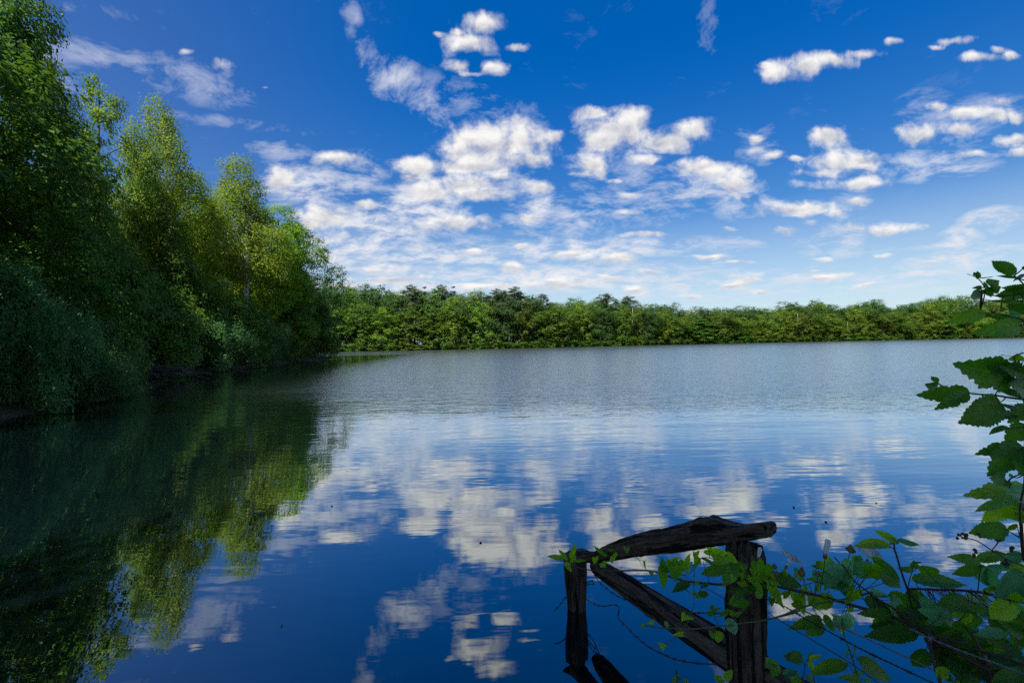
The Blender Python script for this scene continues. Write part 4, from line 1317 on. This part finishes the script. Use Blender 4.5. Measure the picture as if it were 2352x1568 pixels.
p.leaves(VIEWA, [(1870, 365, 2010, 590, .72, 'bind', .5), (2140, 560, 2000, 478, .6, 'bind', .3), (2050, 300, 2150, 545, .75, 'bind', .5), (2075, 920, 1955, 815, .7, 'bind', .85), (2060, 840, 2090, 1062, .95, 'bind', .95), (2130, 930, 2150, 820, .7, 'bind', .85), (1560, 380, 1690, 470, .6, 'bind', .6)], 2.12, True)
p.leaves(VIEWB, [(0, 520, 85, 645, .7, 'bind', .7), (430, 545, 640, 640, .55, 'bind', .35), (520, 620, 705, 762, .62, 'bind', .25), (260, 770, 190, 905, .75, 'bind', .75), (240, 500, 330, 480, .6, 'bind', .8), (400, 560, 470, 705, .7, 'bind', .5), (30, 840, 0, 940, .8, 'bind', .75), (220, 920, 250, 970, .6, 'bind', .8)], dB)
p.leaves(VIEWB, [(125, 540, 240, 745, .85, 'bind', .5), (340, 520, 250, 650, .8, 'bind', .45), (300, 600, 485, 652, .6, 'bind', .4), (80, 650, 0, 770, .7, 'bind', .5), (180, 690, 118, 785, .7, 'bind', .12), (420, 790, 575, 832, .5, 'bind', .8), (590, 850, 690, 882, .6, 'bind', .8)], dB, True)
flower(p, VIEW6, 185, 640, 240, 555, 2.12, .80)
flower(p, VIEW6, 840, 590, 862, 512, 2.0, .95)
flower(p, VIEW6, 500, 560, 525, 420, 2.08, 1.0, .1)
flower(p, VIEWA, 1165, 235, 1190, 110, 2.2, 1.0, .1)
for (x, y, x2, y2, d, r) in ((95, 650, 98, 605, 2.14, .010), (108, 715, 112, 660, 2.14, .012), (312, 712, 318, 632, 2.13, .013), (436, 705, 440, 670, 2.1, .013), (703, 520, 712, 455, 2.04, .017), (1050, 740, 1062, 670, 1.95, .018)):
    bud(p, vp(VIEW6, x, y, d), vp(VIEW6, x2, y2, d), r)
p.done()

# upright shoot
p = Plant('bramble', 'upright bramble shoot with five pale leaflets standing above the bindweed flowers', 'bramble', 'cane_red')
p.line(VIEWB, [(880, 1020, 1.72), (800, 880, 1.75), (740, 800, 1.78), (715, 760, 1.8), (660, 600, 1.82), (625, 480, 1.84), (605, 420, 1.84), (602, 365, 1.84)], .0042, .0026, 40, 30)
p.line(VIEWB, [(605, 425, 1.84), (575, 400, 1.84), (550, 380, 1.84)], .0018, .0014, 8)
p.line(VIEWB, [(720, 750, 1.8), (740, 660, 1.8), (762, 600, 1.8)], .0016, .0012, 12)
p.leaves(VIEWB, [(562, 385, 262, 376, .36, 'serr', .95), (612, 352, 436, 256, .30, 'serr', .85), (605, 360, 560, 285, .55, 'serr', .85), (590, 365, 640, 330, .6, 'serr', .7), (765, 590, 632, 582, .36, 'serr', .1), (800, 585, 770, 520, .7, 'serr', .12), (770, 545, 845, 525, .4, 'serr', .1), (750, 570, 740, 610, .6, 'serr', .6)], 1.84)
p.leaves(VIEWB, [(645, 330, 832, 400, .34, 'serr', .35), (600, 350, 560, 370, .6, 'serr', .7)], 1.84, True)
p.done()

# the bramble thicket at the right
p = Plant('bramble', 'dense dark bramble thicket filling the lower right corner, with green berries', 'bramble', 'cane_red')
p.line(VIEWB, [(715, 760, 1.80), (800, 760, 1.76), (950, 765, 1.7), (1100, 768, 1.62), (1300, 782, 1.52), (1450, 812, 1.44), (1600, 850, 1.38), (1740, 880, 1.33)], .0036, .0046, 50, 60)
p.line(VIEWB, [(1655, -40, 1.22), (1660, 60, 1.22), (1690, 200, 1.23), (1695, 300, 1.24), (1705, 420, 1.25), (1720, 520, 1.26)], .0034, .0040, 30, 20)
p.line(VIEWB, [(90, 490, 2.06), (170, 570, 2.0), (260, 690, 1.95), (400, 800, 1.88), (520, 880, 1.82), (700, 980, 1.72), (900, 1090, 1.6), (1200, 1240, 1.48), (1450, 1320, 1.4), (1740, 1420, 1.3)], .0024, .0042, 60, 50)
p.line(VIEWB, [(1695, 330, 1.24), (1620, 285, 1.25), (1580, 262, 1.26)], .002, .0014, 10)
p.line(VIEWB, [(1440, 430, 1.36), (1360, 375, 1.37), (1280, 335, 1.38), (1180, 320, 1.38)], .0018, .0013, 14)
p.line(VIEWB, [(1320, 775, 1.5), (1330, 680, 1.5), (1335, 570, 1.5)], .0016, .0013, 12)
p.line(VIEWB, [(900, 1180, 1.62), (930, 1350, 1.55), (1000, 1568, 1.5)], .0044, .0050, 16, 10)
p.line(VIEWB, [(1440, 1580, 1.42), (1400, 1400, 1.42), (1330, 1250, 1.44), (1250, 1130, 1.48), (1150, 1040, 1.52)], .004, .003, 20)
p.leaves(VIEWB, [(770, 690, 1245, 715, .34, 'serr', .38), (830, 560, 1000, 640, .6, 'serr', .4), (1330, 520, 1078, 484, .32, 'serr', .35), (1310, 512, 1610, 448, .32, 'serr', .35), (1335, 560, 1110, 640, .46, 'serr', .2), (1720, 560, 1585, 650, .65, 'serr', .7), (1370, 760, 1475, 822, .6, 'serr', .6), (1610, 880, 1425, 1015, .75, 'serr', .72),
                 (1262, 882, 1000, 880, .42, 'serr', .12), (1262, 890, 1402, 962, .62, 'serr', .1), (1180, 925, 1222, 1068, .95, 'serr', .8), (1120, 1040, 1272, 1142, .42, 'serr', .12), (1565, 240, 1252, 280, .5, 'serr', .2), (1655, 205, 1560, 262, .4, 'serr', .25), (1520, 300, 1500, 360, .9, 'serr', .1), (1460, 440, 1540, 470, .5, 'serr', .2),
                 (960, 1440, 1085, 1530, .8, 'serr', .85), (1440, 1080, 1655, 950, .5, 'serr', .1), (1240, 940, 1090, 1000, .5, 'serr', .5), (1716, 700, 1600, 850, .7, 'serr', .55), (1716, 880, 1640, 800, .8, 'serr', .6)], dB)
p.leaves(VIEWB, [(1360, 550, 1450, 792, .95, 'serr', .4), (1400, 560, 1575, 640, .8, 'serr', .4), (1720, 645, 1465, 832, .62, 'big', .2), (990, 980, 830, 838, .52, 'oval', .5), (985, 985, 808, 935, .4, 'oval', .5), (990, 980, 1122, 915, .5, 'oval', .55), (992, 985, 905, 1072, .75, 'oval', .5), (1000, 985, 1125, 1040, .55, 'oval', .45), (1540, 1130, 1308, 1150, .36, 'serr', .5), (1700, 460, 1500, 560, .5, 'serr', .3)], dB, True)
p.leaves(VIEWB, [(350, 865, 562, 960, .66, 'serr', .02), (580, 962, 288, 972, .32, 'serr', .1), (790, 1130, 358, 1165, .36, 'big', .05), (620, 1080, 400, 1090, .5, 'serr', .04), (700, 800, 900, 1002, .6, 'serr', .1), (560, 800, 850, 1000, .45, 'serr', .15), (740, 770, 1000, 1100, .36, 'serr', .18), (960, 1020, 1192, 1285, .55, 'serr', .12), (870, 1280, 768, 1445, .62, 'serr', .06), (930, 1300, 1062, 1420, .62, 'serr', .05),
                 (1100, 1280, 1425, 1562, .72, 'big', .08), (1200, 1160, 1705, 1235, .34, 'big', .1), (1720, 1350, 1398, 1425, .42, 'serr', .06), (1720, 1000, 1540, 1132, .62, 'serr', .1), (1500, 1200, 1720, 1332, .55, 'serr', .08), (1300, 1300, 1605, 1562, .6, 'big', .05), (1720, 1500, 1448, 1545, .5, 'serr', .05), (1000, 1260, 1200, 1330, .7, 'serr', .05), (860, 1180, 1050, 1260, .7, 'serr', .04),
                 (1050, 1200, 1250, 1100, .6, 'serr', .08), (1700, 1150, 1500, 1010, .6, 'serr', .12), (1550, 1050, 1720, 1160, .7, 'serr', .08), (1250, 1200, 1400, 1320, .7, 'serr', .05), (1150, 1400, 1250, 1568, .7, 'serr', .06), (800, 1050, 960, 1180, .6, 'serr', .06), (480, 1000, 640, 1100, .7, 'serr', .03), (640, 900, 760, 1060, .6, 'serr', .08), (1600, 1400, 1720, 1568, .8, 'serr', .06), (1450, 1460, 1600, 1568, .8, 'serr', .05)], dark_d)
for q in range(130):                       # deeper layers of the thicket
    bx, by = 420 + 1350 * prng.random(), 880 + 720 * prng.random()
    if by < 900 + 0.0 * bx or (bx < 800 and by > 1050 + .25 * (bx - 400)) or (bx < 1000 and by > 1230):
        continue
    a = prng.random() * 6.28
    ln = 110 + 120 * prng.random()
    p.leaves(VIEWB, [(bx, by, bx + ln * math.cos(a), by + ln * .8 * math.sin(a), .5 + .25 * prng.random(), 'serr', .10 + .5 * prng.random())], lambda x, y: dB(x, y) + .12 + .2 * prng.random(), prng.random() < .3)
for (cx_, cy_, n_, spread) in ((1210, 295, 9, 40), (1170, 325, 4, 25), (1300, 440, 5, 35), (1500, 335, 6, 30), (1615, 408, 6, 28), (1560, 540, 5, 25), (1330, 300, 4, 30)):
    bm = MB()
    for q in range(n_):
        c = vp(VIEWB, cx_ + prng.normal(0, spread * .5), cy_ + prng.normal(0, spread * .5), 1.39 + .01 * prng.standard_normal())
        r = .0032 + .002 * prng.random()
        bm.tube([c + np.array([0, 0, z_]) * r for z_ in (-1, -.7, 0, .7, 1)], np.array([.1, .72, 1, .72, .1]) * r, 8, True, .5, .25, prng)
    p.extra.append(('berry_cluster', bm, 'berry'))
p.done()

# vine with lobed leaves hanging in from the right edge
p = Plant('climbing_vine', 'lobed climbing leaves hanging down the right edge below the horizon', 'vine', 'twig')
p.line(VIEWD, [(1200, 450, 1.12), (1111, 440, 1.14), (980, 425, 1.16), (860, 405, 1.18), (740, 397, 1.19), (620, 385, 1.2), (480, 360, 1.2), (360, 310, 1.2), (338, 288, 1.2)], .0030, .0014, 40)
p.line(VIEWD, [(1135, 500, 1.1), (1125, 640, 1.1), (1118, 850, 1.1), (1116, 1000, 1.1), (1112, 1200, 1.1), (1075, 1400, 1.12), (1076, 1568, 1.13)], .0016, .0022, 30)
p.line(VIEWD, [(1000, 1260, 1.12), (965, 1190, 1.12), (930, 1140, 1.12)], .0020, .0014, 10)
p.line(VIEWD, [(965, 1190, 1.12), (990, 1150, 1.12), (1050, 1120, 1.12), (1120, 1105, 1.12)], .0018, .0016, 10)
p.line(VIEWD, [(1130, 20, 1.12), (1060, 40, 1.12), (1020, 60, 1.12), (1040, 110, 1.13)], .0014, .0012, 12)
p.leaves(VIEWD, [(610, 385, 165, 406, .40, 'lobe', .25), (600, 392, 330, 522, .36, 'lobe', .25), (895, 470, 570, 650, .52, 'big', .08), (1010, 225, 538, 145, .52, 'lobe', .12), (1000, 240, 700, 330, .5, 'lobe', .14), (960, 200, 760, 90, .5, 'lobe', .12), (1130, 215, 893, 122, .5, 'lobe', .12), (1140, 260, 960, 110, .6, 'lobe', .12), (880, 335, 1105, 425, .5, 'serr', .06),
                 (1140, 380, 1010, 290, .8, 'serr', .06), (342, 290, 278, 232, .7, 'oval', .4), (320, 325, 258, 318, .45, 'oval', .1), (1065, 95, 1050, 45, .8, 'oval', .8), (1020, 60, 1000, 50, .8, 'oval', .8), (1010, 570, 955, 605, .7, 'lobe', .06), (1125, 500, 985, 650, .7, 'lobe', .1), (1060, 500, 1010, 520, .7, 'lobe', .1), (965, 690, 798, 742, .34, 'serr', .35), (1125, 670, 945, 830, .75, 'lobe', .12),
                 (1085, 855, 695, 922, .32, 'lobe', .18), (1085, 865, 803, 1112, .52, 'lobe', .2), (1090, 870, 890, 1112, .42, 'lobe', .22), (1125, 905, 915, 1060, .6, 'lobe', .55), (1130, 1000, 1080, 1100, .8, 'lobe', .5), (935, 1150, 822, 1146, .6, 'serr', .12), (925, 1150, 900, 1200, .7, 'serr', .15), (1010, 1140, 985, 1105, .7, 'oval', .5)], 1.15)
p.leaves(VIEWD, [(1130, 1250, 588, 1296, .28, 'lobe', .6), (1050, 1340, 655, 1435, .38, 'big', .85), (1045, 1360, 730, 1535, .48, 'big', .85), (1000, 1400, 1085, 1562, .6, 'lobe', .7), (1125, 1290, 1010, 1250, .7, 'lobe', .3), (1130, 1380, 1100, 1500, .8, 'lobe', .6), (1060, 1440, 1130, 1560, .8, 'lobe', .6)], 1.17)
p.leaves(VIEWD, [(1120, 1300, 960, 1262, .5, 'serr', .4), (1070, 860, 920, 990, .6, 'lobe', .35)], 1.13, True)
p.done()

# twig with ribbed leaves at the upper right
p = Plant('leafy_twig', 'dark twig with pleated ribbed leaves against the far trees at the right edge', 'twig', 'twig')
p.line(VIEWC, [(2050, 700, 1.0), (1944, 690, 1.01), (1800, 700, 1.02), (1600, 715, 1.03), (1420, 700, 1.04), (1330, 590, 1.05), (1290, 520, 1.05), (1230, 450, 1.05), (1195, 400, 1.05)], .0020, .0008, 40)
p.line(VIEWC, [(2050, 500, 1.0), (1940, 470, 1.01), (1840, 440, 1.02), (1780, 385, 1.02)], .0016, .0010, 16)
p.line(VIEWC, [(2060, 1110, 1.0), (1900, 1080, 1.0), (1760, 1050, 1.01), (1600, 1010, 1.02), (1440, 990, 1.03), (1240, 985, 1.03)], .0016, .0010, 24)
p.leaves(VIEWC, [(1782, 380, 1440, 148, .55, 'serr', .22), (1815, 432, 1525, 402, .20, 'serr', .12), (1230, 440, 1215, 325, .55, 'serr', .25), (1225, 440, 1262, 425, .7, 'oval', .1), (1190, 400, 1160, 352, .3, 'serr', .1), (1385, 590, 1308, 490, .42, 'serr', .25), (1425, 570, 1535, 486, .5, 'serr', .22), (1470, 605, 1570, 590, .6, 'serr', .2), (1345, 640, 1235, 650, .5, 'serr', .1),
                 (1410, 580, 1425, 740, .85, 'serr', .2), (1300, 690, 1048, 718, .32, 'serr', .1), (1275, 575, 1145, 596, .32, 'serr', .1), (1280, 600, 1165, 640, .2, 'serr', .1), (2060, 640, 1470, 728, .50, 'serr', .12), (2050, 590, 1590, 600, .5, 'serr', .12), (1944, 815, 1436, 800, .13, 'serr', .04), (1760, 800, 1990, 1030, .5, 'serr', .05), (1900, 380, 1960, 440, .8, 'serr', .1), (1960, 250, 1945, 320, .8, 'serr', .1), (1570, 905, 1668, 975, .3, 'serr', .35), (1330, 640, 1290, 700, .5, 'serr', .1)], 1.03)
p.leaves(VIEWC, [(1290, 980, 785, 1125, .44, 'big', .62), (1880, 1185, 1245, 1285, .36, 'big', .42), (1800, 1090, 1390, 1030, .34, 'big', .22)], 1.0)
p.leaves(VIEWC, [(1720, 1040, 1870, 1010, .4, 'serr', .5)], 1.02, True)
p.done()

# sprigs rising at the bottom edge
p = Plant('dogwood_sprig', 'leafy stem with paired oval leaves rising at the bottom edge right of the thick post', 'plant', 'cane_green')
p.line(VIEWB, [(320, 1600, 2.0), (280, 1480, 2.0), (240, 1340, 2.0), (200, 1230, 2.0), (170, 1150, 2.02), (155, 1000, 2.04)], .0034, .0020, 24)
p.line(VIEWA, [(2180, 1390, 2.0), (2130, 1350, 2.02)], .0016, .0012, 6)
p.leaves(VIEWA, [(2135, 1352, 1735, 1440, .36, 'oval', .5), (2120, 1250, 2150, 1190, .3, 'oval', .6)], 2.02)
p.leaves(VIEWB, [(285, 1362, 590, 1545, .46, 'oval', .2), (262, 1312, 266, 1242, .3, 'oval', .6), (205, 1362, 188, 1285, .25, 'oval', .5), (330, 1545, 150, 1515, .25, 'narrow', .4), (330, 1530, 420, 1560, .3, 'narrow', .5), (320, 1500, 350, 1440, .3, 'narrow', .5)], 2.0)
p.leaves(VIEWB, [(305, 1510, 250, 1470, .6, 'oval', .5), (310, 1370, 300, 1330, .6, 'oval', .4)], 2.0, True)
p.done()
p = Plant('dogwood_sprig', 'low sprig with curled leaves beside the foot of the thick post', 'plant', 'cane_red')
p.line(VIEWA, [(1640, 1600, 2.15), (1660, 1480, 2.15), (1672, 1390, 2.15), (1640, 1300, 2.15)], .0022, .0013, 14)
p.line(VIEWA, [(1672, 1390, 2.15), (1700, 1310, 2.15)], .0014, .0012, 5)
p.line(VIEWA, [(1780, 1600, 2.12), (1760, 1450, 2.12), (1730, 1400, 2.12)], .0016, .0012, 8)
p.line(VIEWA, [(1450, 1600, 2.2), (1420, 1500, 2.2), (1390, 1440, 2.2), (1330, 1340, 2.2)], .0018, .0012, 12)
p.leaves(VIEWA, [(1650, 1300, 1455, 1272, .5, 'oval', .3), (1640, 1290, 1480, 1310, .45, 'oval', .3), (1708, 1310, 1855, 1265, .35, 'oval', .85), (1705, 1310, 1760, 1230, .4, 'oval', .8), (1725, 1320, 1762, 1452, .5, 'oval', .8), (1290, 1322, 1435, 1475, .42, 'serr', .62), (1340, 1350, 1255, 1395, .6, 'serr', .5), (1650, 1560, 1508, 1545, .65, 'oval', .3), (1300, 1420, 1400, 1480, .5, 'serr', .55)], 2.14)
p.leaves(VIEWA, [(1440, 1440, 1645, 1505, .5, 'serr', .2), (1680, 1500, 1805, 1565, .55, 'serr', .15), (1440, 1480, 1600, 1430, .4, 'serr', .25)], 2.16, True)
p.done()
p = Plant('dogwood_sprig', 'small bright sprig poking up at the bottom edge left of the thick post', 'plant', 'cane_green')
p.line(VIEWA, [(300, 1600, 2.4), (292, 1540, 2.4), (288, 1490, 2.4)], .0018, .0012, 8)
p.line(VIEWA, [(800, 1600, 2.2), (795, 1540, 2.2)], .0018, .0014, 6)
p.leaves(VIEWA, [(290, 1500, 285, 1415, .42, 'oval', .25), (300, 1520, 232, 1530, .7, 'oval', .5), (290, 1540, 330, 1505, .7, 'oval', .3), (420, 1565, 350, 1540, .5, 'oval', .7), (280, 1545, 240, 1570, .7, 'oval', .8)], 2.4)
p.leaves(VIEWA, [(790, 1542, 686, 1508, .46, 'oval', .6), (800, 1535, 890, 1428, .55, 'oval', .8)], 2.2)
p.done()

# ------------------------------------------------------------------ dead wood at the wooded bank
brush = MB()
c0 = np.array(at(368, 866, 31.0))
c0[2] = 0.1
for q in range(60):
    a = prng.random() * 6.28
    s0 = c0 + np.array([prng.normal(0, 1.3), prng.normal(0, .7), prng.random() * .9])
    v = np.array([math.cos(a), math.sin(a) * .5, prng.normal(0.05, .22)]) * (.7 + 1.2 * prng.random())
    brush.tube(curve_pts([s0 - v, s0 + prng.standard_normal(3) * .1, s0 + v], 6), [.03, .028, .022, .018, .012, .006], 5)
tag(brush.build('brush_pile', M['bark']), 'heap of dead grey twigs at the waterline below the dark bushes', 'brushwood')
lg = MB()
a, b_ = np.array(at(545, 848, 44.5)), np.array(at(580, 836, 44.5))
a[2] = 0.02
b_[2] = .35
lg.tube(curve_pts([a, (a + b_) / 2 + np.array([0, 0, .06]), b_], 8), [.05, .05, .05, .045, .04, .035, .03, .02], 7)
tag(lg.build('fallen_branch', M['bark_dead']), 'pale fallen branch sticking out over the water halfway along the wooded bank', 'branch')
dt = tag(empty('dead_tree', (0, 0, 0)), 'leafless bleached dead tree rising from the far wood right of centre', 'tree')
for (px, dy) in ((1590, 0),):
    b = MB()
    d = 219
    foot = np.array(at(px, 780, d))
    foot[2] = 0
    tp = np.array(at(px - 2, 703, d))
    b.tube(curve_pts([foot, (foot + tp) / 2 + np.array([.4, 0, 0]), tp], 10), np.linspace(.30, .06, 10), 7)
    for q in range(11):
        f_ = .45 + .5 * prng.random()
        s0 = foot + (tp - foot) * f_
        a = prng.random() * 6.28
        ln = 4.2 * (1.15 - f_) + 1.0
        e = s0 + np.array([math.cos(a) * ln, math.sin(a) * ln, ln * .8])
        b.tube(curve_pts([s0, (s0 + e) / 2 + np.array([0, 0, -.3]), e], 6), [.14, .12, .1, .08, .06, .03], 5)
    b.build('trunk', M['bark_dead'], dt)

# floating leaves and scraps on the calm water
fl = simple_mat('drowned leaf', (0.05, 0.035, 0.02), .6)
spots = [(645, 1440), (1107, 1246), (1205, 1100), (760, 1163), (1900, 1200), (2010, 1155), (1820, 1165)]
for i, (px, py) in enumerate(spots):
    r_ = ray(px, py)
    d = -EYE / r_.z
    c = np.array([0, 0, EYE]) + np.array(r_) * d
    c[2] = 0.004
    mb = MB()
    a = prng.random() * 6.28
    sz = (.007 + .006 * prng.random()) * (1 + d * .08)
    blade(mb, np.zeros(3), np.array([math.cos(a), math.sin(a), 0.03]) * sz * 2.2, .6, 'oval', .1, 1.2, -.1, .2)
    o = mb.build('floating_leaf', fl)
    o.location = c
    tag(o, 'small dark leaf floating on the calm water', 'leaf', 'leaves floating on the calm water')
